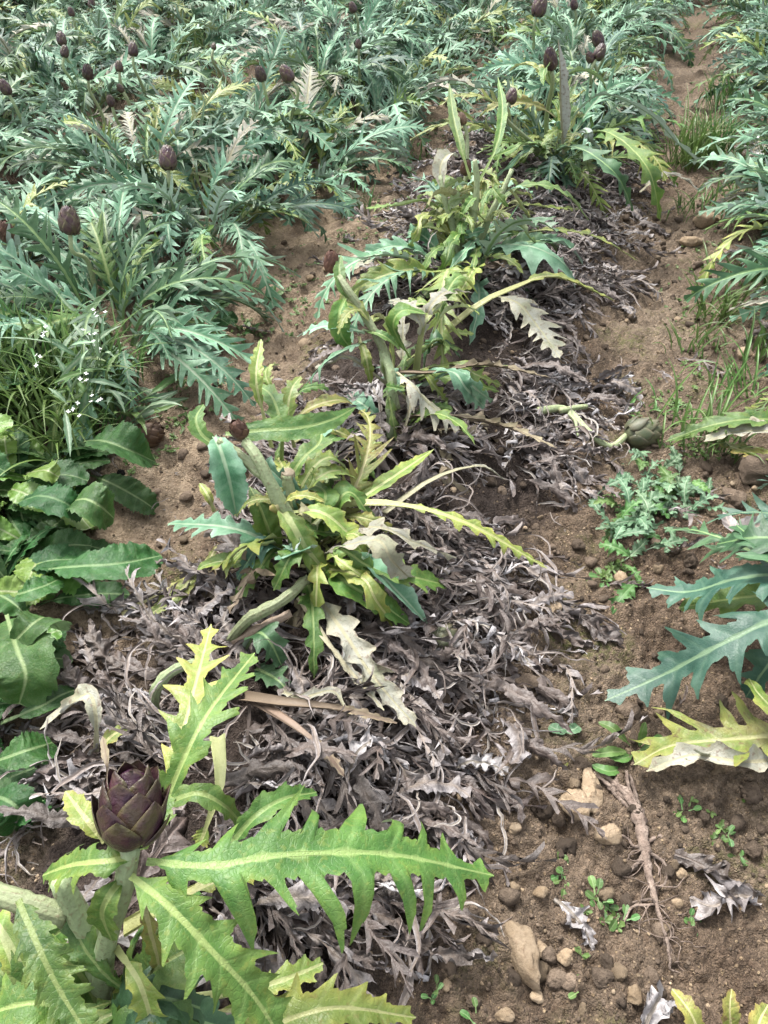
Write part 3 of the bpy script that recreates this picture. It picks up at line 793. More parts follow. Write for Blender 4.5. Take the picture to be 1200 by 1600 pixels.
add_tube(p2, 'stem', pts_((350, 1012, .12), (400, 985, .19), (455, 958, .21)), [.008, .009, .007], 'stem_dead', sides=16, ridge=.2, rough=.3)
add_tube(p2, 'stem', pts_((240, 1120, .10), (245, 1075, .17), (275, 1045, .2), (310, 1035, .18)), [.008, .009, .009, .007], 'stem', sides=18, ridge=.2, rough=.25)
K2 = dict(per=9, ncol=5)
L(p2, 'fresh', [(352, 678, .41), (410, 672, .43), (470, 668, .43), (520, 655, .42), (556, 636, .39)], .034, n=5, depth=.10, sweep=.4, teeth=.3, fold=.1, pet=.02, seed=1, env='lance', roll=.5, **K2)
L(p2, 'silver', [(335, 682, .42), (345, 705, .41), (358, 750, .36), (370, 808, .26)], .042, n=5, depth=.15, sweep=.4, fold=.8, pet=.03, seed=2, env='lance', **K2)
L(p2, 'fresh', [(350, 700, .40), (318, 682, .42), (306, 655, .44), (318, 632, .44)], .024, n=4, depth=.3, pet=.05, seed=3, fold=.4)
L(p2, 'lime', [(425, 700, .26), (412, 650, .34), (400, 590, .42), (408, 530, .45)], .022, n=6, depth=.35, pet=.35, seed=4, fold=.4)
L(p2, 'fresh', [(440, 720, .24), (440, 670, .32), (425, 620, .36), (400, 600, .35)], .035, n=5, depth=.4, pet=.2, seed=5)
L(p2, 'lime', [(460, 700, .22), (450, 650, .3), (455, 610, .34), (470, 588, .34)], .03, n=5, depth=.4, pet=.2, seed=6)
L(p2, 'yellow', [(450, 660, .28), (490, 635, .32), (530, 625, .31), (552, 632, .28)], .03, n=4, depth=.3, pet=.2, seed=7)
L(p2, 'yellow', [(460, 690, .26), (500, 668, .28), (530, 675, .27), (560, 690, .22)], .026, n=4, depth=.3, pet=.2, seed=8)
L(p2, 'lime', [(520, 810, .22), (570, 775, .27), (625, 738, .27), (678, 702, .22)], .026, n=5, depth=.25, pet=.1, seed=9, env='lance')
L(p2, 'lime', [(470, 800, .24), (560, 785, .28), (650, 792, .28), (745, 825, .24), (855, 888, .12)], .035, n=9, depth=.7, pet=.4, seed=10, rib=.008, droop=(.2, 1.2), label='long yellowing leaf reaching right over the litter', **K2)
L(p2, 'pale', [(600, 800, .24), (680, 745, .26), (750, 728, .2), (790, 750, .12)], .012, n=4, depth=.4, pet=.7, rib=.007, seed=11)
L(p2, 'silver', [(545, 855, .22), (590, 895, .24), (630, 935, .2), (668, 975, .12)], .03, n=4, depth=.2, pet=.1, seed=12, fold=.9, env='lance', **K2)
L(p2, 'fresh', [(520, 870, .2), (580, 885, .24), (640, 900, .22), (700, 915, .14)], .05, n=6, depth=.5, pet=.1, seed=13, **K2)
L(p2, 'fresh', [(500, 870, .2), (540, 910, .24), (590, 940, .22), (640, 975, .14)], .045, n=5, depth=.3, pet=.1, seed=14, **K2)
L(p2, 'silver', [(440, 870, .18), (400, 838, .27), (340, 822, .28), (262, 818, .2)], .05, n=7, depth=.65, pet=.1, seed=15, **K2)
L(p2, 'blue', [(450, 890, .16), (425, 850, .26), (400, 860, .26), (370, 905, .18)], .045, n=6, depth=.6, pet=.1, seed=16, **K2)
L(p2, 'fresh', [(440, 880, .18), (420, 830, .26), (405, 790, .31), (390, 760, .32)], .035, n=4, depth=.2, pet=.1, seed=17, env='lance')
L(p2, 'lime', [(432, 785, .33), (455, 820, .33), (480, 860, .28), (520, 905, .2)], .04, n=4, depth=.2, pet=.1, seed=18, rib=.010, env='lance', **K2)
L(p2, 'lime', [(455, 800, .3), (500, 800, .32), (540, 830, .28), (580, 880, .2)], .04, n=5, depth=.4, pet=.1, seed=19, **K2)
L(p2, 'lime', [(470, 770, .3), (500, 745, .34), (530, 735, .33), (560, 750, .28)], .035, n=5, depth=.5, pet=.1, seed=20)
L(p2, 'lime', [(460, 780, .28), (490, 730, .34), (520, 715, .34), (545, 740, .28)], .04, n=6, depth=.6, pet=.1, seed=21)
L(p2, 'fresh', [(440, 770, .28), (470, 720, .34), (500, 690, .34), (500, 660, .32)], .035, n=5, depth=.4, pet=.1, seed=22)
L(p2, 'lime', [(560, 790, .2), (562, 750, .26), (568, 720, .28)], .024, n=3, depth=.2, pet=.1, seed=23, env='lance')
L(p2, 'pale', [(490, 925, .17), (535, 985, .2), (585, 1060, .18), (650, 1135, .1)], .055, n=6, depth=.6, pet=.1, seed=24, curl=.9, crink=.25, gap=.35, label='white withered leaf hanging down over the litter', **K2)
L(p2, 'pale', [(470, 930, .17), (500, 985, .19), (540, 1040, .16), (600, 1110, .09)], .018, n=5, depth=.5, pet=.5, rib=.007, seed=25, curl=1.2)
L(p2, 'stem_dead', [(380, 1090, .14), (450, 1098, .18), (520, 1105, .15), (620, 1130, .09)], .016, n=5, depth=.5, pet=.6, rib=.012, seed=26, curl=1.)
L(p2, 'stem_dead', [(390, 1085, .14), (450, 1125, .17), (500, 1165, .13), (540, 1215, .09)], .014, n=4, depth=.5, pet=.7, rib=.009, seed=27)
L(p2, 'yellow', [(330, 870, .1), (300, 905, .13), (270, 935, .12), (235, 960, .08)], .03, n=4, depth=.2, pet=.3, seed=28, rib=.006)
L(p2, 'yellow', [(190, 960, .08), (250, 925, .1), (310, 900, .11), (340, 850, .1)], .012, n=4, depth=.3, pet=.7, seed=29, rib=.006)
L(p2, 'yellow', [(335, 800, .2), (325, 775, .24), (312, 755, .25)], .014, n=3, depth=.2, pet=.2, seed=30)
L(p2, 'deep', [(380, 1020, .12), (400, 990, .2), (420, 1000, .22), (440, 1040, .14)], .045, n=5, depth=.5, pet=.1, seed=31)
L(p2, 'deep', [(390, 1040, .1), (430, 1060, .16), (450, 1080, .12)], .04, n=4, depth=.5, pet=.1, seed=35)
L(p2, 'pale', [(430, 1075, .14), (470, 1090, .17), (520, 1080, .17), (545, 1120, .1)], .02, n=5, depth=.6, pet=.1, seed=36, curl=1.5)
for q in range(9):
    rg = np.random.default_rng(q + 400); a = rg.uniform(430, 560); b = rg.uniform(740, 880)
    L(p2, ['fresh', 'lime', 'silver', 'fresh', 'yellow'][q % 5], [(480, 880, .16), ((a + 480) / 2, (b + 860) / 2, .26), (a, b, .31), (a + rg.uniform(-70, 90), b + rg.uniform(-20, 60), .24)],
      rg.uniform(.03, .045), n=5, depth=.5, pet=.2, seed=200 + q)
head_at(p2, 459, 868, .21, 30, 'bract_brown', seed=77, ratio=1.6, axis=(.1, -.1, 1), nb=16, stem=False, open_=.1)

# plant 3
p3 = hero(612, 680, 'withering artichoke with a forked grey-green stalk and pale curled leaves')
add_tube(p3, 'stem', pts_((612, 700, .09), (610, 640, .20), (612, 590, .28), (598, 550, .32)), [.012, .012, .012, .011], 'stem', sides=16, ridge=.14, rough=.15)
add_tube(p3, 'stem', pts_((620, 640, .2), (600, 550, .32), (568, 490, .4), (545, 455, .45), (530, 432, .47)), [.011, .011, .011, .010, .007], 'stem', sides=16, ridge=.14, rough=.15)
head_at(p3, 518, 409, .48, 25, 'bract_brown', seed=41, ratio=1.4, axis=(.05, -.1, 1), nb=24, stem=False, open_=.08)
L(p3, 'fresh', [(550, 470, .42), (535, 450, .45), (530, 420, .48), (533, 398, .49)], .02, n=3, depth=.2, pet=.05, seed=1, env='lance')
L(p3, 'fresh', [(540, 465, .43), (530, 490, .42), (532, 520, .38), (548, 545, .32)], .034, n=4, depth=.15, pet=.05, seed=2, env='lance', **K2)
L(p3, 'silver', [(580, 530, .34), (545, 545, .36), (510, 565, .33), (468, 612, .2)], .055, n=7, depth=.75, pet=.05, seed=3, droop=(.2, 1), **K2)
L(p3, 'silver', [(570, 520, .36), (530, 510, .39), (495, 512, .37), (464, 526, .32)], .04, n=5, depth=.5, pet=.05, seed=4, **K2)
L(p3, 'lime', [(560, 525, .36), (572, 560, .34), (580, 600, .26)], .02, n=4, depth=.3, pet=.1, seed=5)
L(p3, 'fresh', [(565, 515, .36), (600, 525, .37), (625, 545, .32)], .024, n=4, depth=.3, pet=.1, seed=6)
L(p3, 'pale', [(620, 580, .3), (648, 605, .3), (670, 630, .25), (720, 672, .14)], .07, n=6, depth=.72, crink=.05, droop=(0, .4), pet=.08, seed=7, fold=-.2, label='pale torn leaf hanging right of the stalk', **K2)
L(p3, 'pale', [(660, 540, .28), (658, 505, .36), (640, 480, .39), (610, 468, .36)], .055, n=5, depth=.7, crink=.05, droop=(0, .4), pet=.1, seed=8, **K2)
L(p3, 'pale', [(660, 520, .3), (672, 480, .38), (700, 455, .38), (740, 458, .33)], .045, n=5, depth=.7, crink=.05, droop=(0, .4), pet=.1, seed=9, **K2)
L(p3, 'fresh', [(640, 560, .26), (615, 510, .36), (630, 485, .4), (665, 490, .38)], .035, n=4, depth=.3, pet=.1, seed=10, **K2)
L(p3, 'lime', [(650, 580, .22), (655, 540, .3), (665, 500, .36), (690, 470, .36)], .02, n=4, depth=.3, pet=.5, rib=.010, seed=11)
L(p3, 'lime', [(670, 540, .22), (740, 480, .32), (800, 450, .34), (870, 432, .3), (960, 470, .14)], .05, n=6, depth=.6, pet=.45, rib=.009, seed=12, label='long leaf on a pale stalk arching right', **K2)
L(p3, 'stem_dead', [(625, 580, .28), (680, 580, .28), (760, 570, .22), (860, 590, .12)], .03, n=7, depth=.7, pet=.3, seed=13, curl=1.6, rib=.006)
L(p3, 'stem_dead', [(640, 650, .18), (720, 650, .2), (800, 670, .15), (870, 700, .08)], .03, n=7, depth=.7, pet=.3, seed=14, curl=1.6, rib=.006)
L(p3, 'lime', [(640, 590, .2), (720, 572, .22), (800, 572, .18)], .012, n=4, depth=.4, pet=.5, rib=.007, seed=15)
L(p3, 'pale', [(625, 690, .14), (640, 640, .2), (640, 600, .22)], .018, n=3, depth=.3, pet=.3, seed=16, curl=1.4)
L(p3, 'deep', [(660, 580, .14), (670, 540, .24), (690, 530, .26), (720, 560, .18)], .05, n=6, depth=.6, pet=.1, seed=17)
L(p3, 'fresh', [(600, 540, .32), (598, 570, .3), (605, 600, .22)], .016, n=3, depth=.3, pet=.1, seed=18)
L(p3, 'pale', [(640, 420, .2), (600, 405, .22), (560, 408, .2), (520, 430, .1)], .05, n=4, depth=.3, pet=.3, seed=19, curl=.8, label='pale flat leaf lying left on the path edge', **K2)
fill_leaves(p3, 9, ['lime', 'fresh', 'silver', 'silver'], (.6, .95), seed=31, lib=(18, 30))
fill_leaves(p2, 6, ['lime', 'lime', 'yellow', 'fresh'], (.6, .9), seed=32, lib=(8, 30))

# plant 4
p4 = hero(720, 430, 'withering artichoke with three leaning stalks and many yellow-green leaves')
add_tube(p4, 'stem', pts_((725, 440, .1), (712, 370, .26), (695, 310, .38), (688, 275, .44)), [.014, .013, .011, .008], 'stem', sides=16, ridge=.14, rough=.15)
add_tube(p4, 'stem', pts_((730, 430, .1), (738, 350, .3), (745, 290, .42), (742, 250, .5)), [.014, .013, .012, .008], 'stem', sides=16, ridge=.14, rough=.15)
add_tube(p4, 'stem', pts_((735, 430, .1), (760, 350, .3), (785, 300, .4), (800, 265, .46)), [.013, .012, .010, .007], 'stem', sides=16, ridge=.14, rough=.15)
head_at(p4, 728, 262, .44, 18, 'bract_brown', seed=51, nb=20, stem=False)
head_at(p4, 722, 186, .55, 14, 'bract_brown', seed=52, nb=20, stem=True, srad=.007)
L(p4, 'pale', [(692, 300, .4), (688, 262, .46), (700, 242, .48), (716, 246, .45)], .035, n=3, depth=.2, pet=.05, seed=1, env='lance', fold=.6)
L(p4, 'fresh', [(745, 290, .4), (775, 230, .5), (785, 170, .58), (778, 120, .63)], .022, n=4, depth=.2, pet=.2, seed=2, env='lance')
L(p4, 'fresh', [(735, 280, .42), (720, 230, .5), (708, 180, .56), (702, 130, .6)], .024, n=4, depth=.2, pet=.1, seed=3, env='lance')
L(p4, 'lime', [(770, 280, .42), (800, 300, .4), (820, 330, .34), (850, 370, .22)], .03, n=6, depth=.5, pet=.1, seed=4)
L(p4, 'fresh', [(760, 330, .3), (820, 290, .38), (880, 300, .36), (920, 345, .22)], .055, n=7, depth=.65, pet=.1, seed=5, **K2)
L(p4, 'silver', [(760, 380, .22), (830, 385, .3), (880, 410, .26), (900, 440, .16)], .10, n=6, depth=.6, pet=.05, seed=6, fold=-.15, label='broad pale leaf lying over the litter', **K2)
L(p4, 'lime', [(750, 390, .2), (840, 360, .28), (930, 370, .22), (1000, 410, .1)], .05, n=8, depth=.8, pet=.3, seed=7, **K2)
L(p4, 'pale', [(770, 460, .18), (810, 475, .2), (840, 510, .16), (875, 560, .06)], .09, n=7, depth=.7, pet=.1, seed=8, label='grey-white jagged leaf drooping to the litter', **K2)
L(p4, 'lime', [(700, 360, .26), (730, 340, .3), (750, 370, .24)], .025, n=3, depth=.2, pet=.1, seed=9)
fill_leaves(p4, 30, ['fresh', 'silver', 'silver', 'lime', 'deep'], (.8, 1.3), seed=41, spread=.1, lib=(12, 30))
L(p4, 'pale', [(640, 400, .15), (600, 400, .18), (565, 415, .15), (535, 435, .08)], .06, n=4, depth=.4, pet=.3, seed=20, curl=.5)

# plant 5
p5 = hero(860, 265, 'tall green artichoke with a purple head beside a grey split stalk')
head_at(p5, 860, 93, .62, 21, 'bract', seed=61, ratio=1.55, nb=26, srad=.009)
head_at(p5, 799, 151, .56, 18, 'bract', seed=62, ratio=1.25, nb=24, srad=.008)
L(p5, 'pale', [(880, 240, .28), (876, 170, .46), (875, 110, .6), (872, 62, .7)], .03, n=2, depth=.1, pet=.1, seed=1, env='lance', fold=1.2, name='dead_leaf', label='grey dry leaf standing upright beside the head')
L(p5, 'fresh', [(870, 240, .2), (940, 205, .38), (1010, 260, .36), (1032, 345, .14)], .085, n=8, depth=.7, pet=.2, seed=2, **K2)
L(p5, 'silver', [(860, 230, .24), (930, 150, .45), (1010, 175, .42), (1060, 225, .3), (1108, 268, .14)], .075, n=9, depth=.7, pet=.25, seed=3, roll=-.5, **K2)
L(p5, 'deep', [(860, 240, .2), (900, 230, .36), (960, 270, .34), (990, 330, .14)], .08, n=8, depth=.7, pet=.2, seed=4, **K2)
L(p5, 'pale', [(1000, 300, .12), (1030, 275, .16), (1060, 275, .14), (1095, 300, .08)], .07, n=6, depth=.7, pet=.1, seed=5, **K2)
L(p5, 'pale', [(800, 210, .2), (760, 150, .36), (710, 125, .4), (650, 140, .34)], .05, n=7, depth=.7, pet=.3, seed=6, curl=1.0, label='pale withered leaf arching left over the path', **K2)
L(p5, 'pale', [(760, 190, .22), (720, 150, .32), (680, 135, .3), (640, 165, .16)], .04, n=7, depth=.7, pet=.3, seed=7, curl=1.0)
fill_leaves(p5, 44, ['fresh', 'silver', 'deep', 'silver', 'blue', 'lime'], (.75, 1.08), seed=55, spread=.12)
p6 = hero(905, 190, 'green artichoke with a cluster of leaves behind the grey split stalk')
fill_leaves(p6, 44, ['fresh', 'silver', 'deep', 'silver', 'blue'], (.75, 1.05), seed=66, spread=.12)

def stem_leaves(root, pp, n, mats, scale, seed, tilt=(-.5, .5)):
    """small leaves set along a stalk"""
    rg = np.random.default_rng(seed); C, _ = spline(pts_(*pp), 40); scale = (scale[0] * 1.5, scale[1] * 1.6)
    for i in range(n):
        p = C[int(rg.integers(6, 40))] - np.array(root.location); s = rg.uniform(*scale)
        link('leaf', shape_mesh(int(rg.integers(18, 30)), mats[int(rg.integers(0, len(mats)))]), root, tuple(p), (rg.uniform(*tilt), rg.normal(0, .4), i * 2.4 + rg.normal(0, .4)), (s, s, s))
FL = ['fresh', 'lime', 'fresh', 'silver', 'lime', 'yellow']
stem_leaves(p4, [(725, 440, .1), (712, 370, .26), (695, 310, .38)], 9, FL, (.28, .5), 1)
stem_leaves(p4, [(730, 430, .1), (738, 350, .3), (745, 290, .42)], 10, FL, (.28, .5), 2)
stem_leaves(p4, [(735, 430, .1), (760, 350, .3), (785, 300, .4)], 10, FL, (.28, .55), 3)
stem_leaves(p3, [(620, 640, .2), (600, 550, .32), (568, 490, .4)], 4, FL, (.22, .36), 4)
stem_leaves(p3, [(660, 600, .12), (670, 540, .24), (690, 490, .34)], 6, FL, (.28, .45), 5)
stem_leaves(p2, [(500, 900, .12), (470, 845, .24), (437, 785, .34)], 4, FL, (.25, .42), 6)
stem_leaves(p2, [(560, 880, .12), (520, 800, .24), (490, 720, .3)], 5, FL, (.25, .42), 7)
stem_leaves(p2, [(470, 720, .16), (460, 660, .26), (450, 620, .3)], 3, FL, (.2, .34), 8)
stem_leaves(p5, [(860, 265, .15), (870, 210, .35), (862, 130, .5)], 10, FL, (.35, .6), 9)
stem_leaves(p1, [(160, 1580, .12), (200, 1560, .2), (260, 1560, .2)], 8, ['fresh', 'deep', 'fresh', 'lime'], (.25, .4), 10)

# more limp leaves hanging about the middle plants
for root, (cx, cy), n, mats, sd, rr in ((p2, (480, 850), 15, ['lime', 'lime', 'fresh', 'yellow', 'lime', 'pale'], 11, (110, 260)), (p3, (620, 590), 11, ['fresh', 'lime', 'silver', 'lime', 'pale'], 12, (80, 170)),
                                        (p4, (745, 360), 22, ['lime', 'fresh', 'silver', 'yellow', 'fresh'], 13, (90, 190)), (p5, (865, 235), 14, ['lime', 'fresh', 'silver', 'silver'], 14, (60, 140))):
    rg = np.random.default_rng(sd)
    for q in range(n):
        a = rg.uniform(0, 6.28); r0 = rg.uniform(*rr); z0 = rg.uniform(.16, .30)
        ex, ey = cx + r0 * math.cos(a), cy + r0 * .6 * math.sin(a)
        mx, my = cx + .5 * r0 * math.cos(a) + rg.uniform(-20, 20), cy + .3 * r0 * math.sin(a) - rg.uniform(15, 45)
        L(root, mats[q % len(mats)], [(cx + rg.uniform(-25, 25), cy + rg.uniform(-10, 40), z0 * .6), (mx, my, z0 + .05), ((mx + ex) / 2, (my + ey) / 2, z0 + .03), (ex, ey, z0 * .55)], rg.uniform(.02, .048),
          n=6, depth=rg.uniform(.5, .85), pet=rg.uniform(.1, .35), droop=(0, 1.2), seed=sd * 100 + q, per=6, curl=rg.uniform(-.3, .8), twist=rg.uniform(-1, 1), crink=.15)

# ------------------------------------------------------------------ right edge row: the near plants
q1 = empty('artichoke_plant', tuple(G(1330, 985)), 'dark blue-green artichoke whose jagged leaves reach in at the right edge', 'artichoke plant', 'artichokes of the right-edge row')
L(q1, 'blue', [(1300, 935, .24), (1215, 965, .27), (1120, 1010, .22), (1035, 1055, .12), (945, 1095, .06)], .10, n=8, depth=.68, pet=.06, seed=2, rib=.0055, droop=(0, .9), fold=.12, per=16, ncol=6, teeth=.35, gap=.42, lobex=.6, crink=.07, label='long dark jagged leaf lying over the soil')
L(q1, 'blue', [(1320, 930, .22), (1230, 900, .28), (1150, 905, .24), (1075, 925, .14), (1010, 918, .1)], .10, n=8, depth=.65, pet=.06, seed=3, rib=.0055, droop=(0, .9), fold=.15, per=16, ncol=6, teeth=.35, gap=.42, lobex=.6, crink=.07)
L(q1, 'deep', [(1320, 920, .22), (1240, 850, .32), (1180, 840, .32), (1120, 850, .24)], .09, n=8, depth=.65, pet=.06, seed=4, rib=.005, gap=.4, per=14, ncol=6)
L(q1, 'blue', [(1320, 950, .2), (1250, 990, .26), (1200, 1040, .2), (1165, 1090, .1)], .08, n=8, depth=.65, pet=.06, seed=5, per=12, ncol=6)
L(q1, 'deep', [(1330, 960, .2), (1260, 900, .3), (1200, 860, .32), (1150, 820, .28)], .08, n=8, depth=.65, pet=.06, seed=6, per=12, ncol=6)
L(q1, 'fresh', [(1330, 960, .2), (1240, 930, .2), (1150, 935, .16), (1060, 950, .08)], .07, n=6, depth=.5, pet=.06, seed=7)
L(q1, 'mottled', [(1310, 1150, .1), (1220, 1150, .12), (1140, 1155, .11), (1050, 1165, .08), (990, 1195, .05)], .10, n=8, depth=.74, pet=.05, seed=8, droop=(-.9, .9), per=16, gap=.35, lobex=.6, crink=.16, twist=.4, rib=.004, ncol=6, label='mottled yellow dying leaf with white underside')
L(q1, 'pale', [(1240, 1185, .06), (1160, 1190, .08), (1080, 1180, .08), (1010, 1205, .05)], .05, n=5, depth=.6, pet=.05, seed=9, curl=1.4)
L(q1, 'lime', [(1300, 1140, .12), (1230, 1120, .18), (1190, 1090, .2), (1170, 1060, .18)], .04, n=4, depth=.5, pet=.05, seed=10)
fill_leaves(q1, 14, ['blue', 'deep', 'silver'], (.7, .9), az=(-1.2, 1.2), seed=71)
q2 = empty('artichoke_plant', tuple(G(1290, 740)), 'artichoke with a grey-white turned leaf and a limp green leaf at the right edge', 'artichoke plant', 'artichokes of the right-edge row')
L(q2, 'fresh', [(1280, 660, .14), (1180, 655, .16), (1110, 665, .13), (1040, 690, .06)], .055, n=7, depth=.5, pet=.05, seed=1, **K2)
L(q2, 'pale', [(1290, 690, .12), (1210, 675, .14), (1150, 675, .12), (1100, 690, .06)], .06, n=5, depth=.5, pet=.05, seed=2, curl=.7, **K2)
L(q2, 'yellow', [(1280, 740, .1), (1220, 720, .12), (1180, 710, .1), (1120, 690, .06)], .05, n=5, depth=.5, pet=.05, seed=3, **K2)
L(q2, 'dry_grey', [(1250, 800, .06), (1190, 820, .06), (1150, 830, .05), (1130, 800, .05)], .04, n=3, depth=.3, pet=.2, seed=4, curl=1., name='dead_leaf')
# ------------------------------------------------------------------ dead leaf litter along the middle row
DRY = []      # (V, F, A, material index, kind)
for v in range(30):
    rg = np.random.default_rng(500 + v)
    sg = rg.choice([-1, 1])
    if v < 13:      # thin curled ribbons
        pts = arc_pts(rg.uniform(.10, .28), R(rg.uniform(0, 50)), R(rg.uniform(-70, 5)), 1, rg.uniform(.4, 3.2) * rg.choice([-1, 1]), 14, .24, v)
        g = leaf_geo(pts, W=rg.uniform(.003, .0075), n=3, depth=.25, sweep=.8, teeth=.1, droop=(-.3, .5), pet=.04, curl=sg * rg.uniform(.6, 2.4), rib=.0009, ncol=1, per=7, twist=rg.uniform(-5, 5), seed=v, crink=.08, stalk=False, lobex=.6)
        k = 'wisp'; m = [0, 1, 1, 0, 1, 2][v % 6]
    elif v < 23:    # whole collapsed leaves, lobes rolled to strings along the rib
        pts = arc_pts(rg.uniform(.24, .40), R(rg.uniform(5, 30)), R(rg.uniform(-35, 0)), 1, rg.uniform(-1.2, 1.2), 10, .16, v)
        g = leaf_geo(pts, W=rg.uniform(.030, .045), n=6, depth=.93, sweep=rg.uniform(1.4, 2.3), teeth=.1, droop=(-1.0, 1.2), pet=.15, curl=sg * rg.uniform(1.6, 3.6), rib=.0026, ncol=3, per=8, twist=rg.uniform(-3, 3), seed=v, crink=.2, lobex=.4, gap=.5, stalk=False, wig=.35)
        k = 'leaf'; m = [1, 0, 1, 1, 0, 2][v % 6]
    else:           # crumpled rolled strips
        pts = arc_pts(rg.uniform(.18, .34), R(rg.uniform(0, 25)), R(rg.uniform(-35, 0)), 1, rg.uniform(-1.4, 1.4), 10, .22, v)
        g = leaf_geo(pts, W=rg.uniform(.018, .036), n=4, depth=.35, sweep=1.2, teeth=.2, droop=(-1, 1.5), pet=.08, curl=sg * rg.uniform(.8, 2.2), rib=.002, ncol=2, per=8, twist=rg.uniform(-2, 2), seed=v, crink=.5, stalk=False)
        k = 'sheet'; m = [1, 0, 1, 1][v % 4]
    DRY.append((*g, m, k))
DMAT = ['dry_grey', 'dry_brown', 'dry_pale']
_dm = {}
def dry_mesh(v):
    if v not in _dm: _dm[v] = make_mesh('dry_leaf', DRY[v][0], [DRY[v][1]], M[DMAT[DRY[v][3]]], DRY[v][2])
    return _dm[v]

def slope_rot(x, y, az, rg, tilt=.25):
    e = .06
    nx = (H(x - e, y) - H(x + e, y)) / (2 * e); ny = (H(x, y - e) - H(x, y + e)) / (2 * e)
    n = Vector((nx, ny, 1)).normalized()
    q = Vector((0, 0, 1)).rotation_difference(n)
    return (q.to_matrix() @ Matrix.Rotation(az, 3, 'Z') @ Matrix.Rotation(rg.normal(0, tilt), 3, 'X') @ Matrix.Rotation(rg.normal(0, .5), 3, 'Y'))

places = []
rg = np.random.default_rng(77)
KEEP = np.array([G(*q)[:2] for q in ((815, 1495), (808, 1460), (822, 1530), (921, 1238), (897, 1263), (946, 1313), (985, 1258), (1000, 1300), (1006, 1345), (1015, 1385), (1028, 1430), (1040, 1470), (955, 1225), (882, 1140), (848, 1484), (960, 1175))])
while len(places) < 4600:
    y = .15 + 4.4 * rg.random() ** 1.08
    u = rg.normal(.12, .30)
    x = -.5 + .3 * y + 1.044 * u
    edge = .47 + .17 * min(max(y - .5, 0), 1.2) - .06 * max(0, y - 2.4) + .18 * float(vn2(np.array([y * 2.2]), np.array([u * 2 + 5.]))[0])
    if u > edge or u < -.46 + .14 * min(1, max(0, y - 1.5)) + .25 * float(vn2(np.array([y * 2.9 + 7]), np.array([u * 3.]))[0]) or (y > 3.2 and rg.random() < .5): continue
    if float(vn2(np.array([x * 4.1 + 3]), np.array([y * 4.1]))[0]) < -.22 + .2 * abs(u): continue
    if np.min(np.hypot(KEEP[:, 0] - x, KEEP[:, 1] - y)) < .13: continue
    places.append((x, y, u))
for _ in range(260):                        # stray ones on the soil and along the edge rows
    y = .2 + 5.5 * rg.random(); u = rg.choice([rg.uniform(.5, 1.1), rg.uniform(1.0, 1.6), rg.uniform(-1.0, -.4)])
    if np.min(np.hypot(KEEP[:, 0] - (-.5 + .3 * y + 1.044 * u), KEEP[:, 1] - y)) < .13: continue
    places.append((-.5 + .3 * y + 1.044 * u, y, u))
items = []
for x, y, u in places:
    core = abs(u - .08) < .45
    v = int(rg.choice(30, p=np.array([.54 / 13] * 13 + [.17 / 10] * 10 + [.29 / 7] * 7)))
    az = (-1 if u > .0 else 1) * R(90) + R(-17) + rg.normal(0, .55)
    s = (rg.uniform(.6, 1.15) if v < 13 else rg.uniform(.5, .85)) if core else rg.uniform(.4, .75)
    lift = rg.random() * .05 * max(0, 1 - abs(u - .08) / .5) + .004
    items.append((x, y, H(x, y) + lift, az, s, v))
def vis(it):
    px, py = pix(np.array(it[:3]))
    return -20 < px < 1220 and -20 < py < 1620
cand = [i for i, it in enumerate(items) if vis(it)]
cand.sort(key=lambda i: -items[i][4] * (1.6 if DRY[items[i][5]][4] != 'wisp' else .8) * (1 + .8 * items[i][2] / .1 * .3) / (items[i][1] + .6))
solo = set(cand[:292])
DLAB = {('wisp', 0): 'thin grey-brown ribbon of dead leaf', ('wisp', 1): 'thin dark brown ribbon of dead leaf', ('wisp', 2): 'thin silvery white ribbon of dead leaf',
        ('leaf', 0): 'shrivelled grey lobed leaf', ('leaf', 1): 'shrivelled dark brown lobed leaf', ('leaf', 2): 'shrivelled whitish lobed leaf',
        ('sheet', 0): 'rolled grey-brown dead leaf', ('sheet', 1): 'rolled dark brown dead leaf'}
HEROES = [(p1, 'the near purple-headed plant'), (p2, 'the yellow-green middle plant'), (p3, 'the forked grey stalk plant'), (p4, 'the plant of three leaning stalks'), (p5, 'the tall green plant')]
def where(x, y):
    r, nm = min(HEROES, key=lambda h: (h[0].location.x - x) ** 2 + (h[0].location.y - y) ** 2)
    dx, dy = x - r.location.x, y - r.location.y
    d = math.hypot(dx, dy)
    side = ('right of' if dx > 0 else 'left of') if abs(dx) > abs(dy) else ('behind' if dy > 0 else 'in front of')
    return ('lying close, ' if d < .28 else 'lying well ' if d > .6 else 'lying ') + side + ' ' + nm
parts = []
for i, (x, y, z, az, s, v) in enumerate(items):
    rot = slope_rot(x, y, az, rg)
    if i in solo:
        o = link('dry_leaf', dry_mesh(v), None, (x, y, z), rot.to_euler(), s)
        kk = (DRY[v][4], DRY[v][3])
        tag(o, DLAB[kk] + ' ' + where(x, y), 'dead leaf', 'dead leaves of the litter')
    else:
        V, F, A, m, k = DRY[v]
        parts.append((V @ (np.array(rot).T * s) + np.array([x, y, z]), F, A, m))
V, F, A, mi = merge(parts)
o = link('leaf_litter', make_mesh('leaf_litter', V, F, [M[m] for m in DMAT], A, mi=mi))
tag(o, 'grey and brown mat of shrivelled artichoke leaves along the middle row', 'leaf litter', kind='stuff')

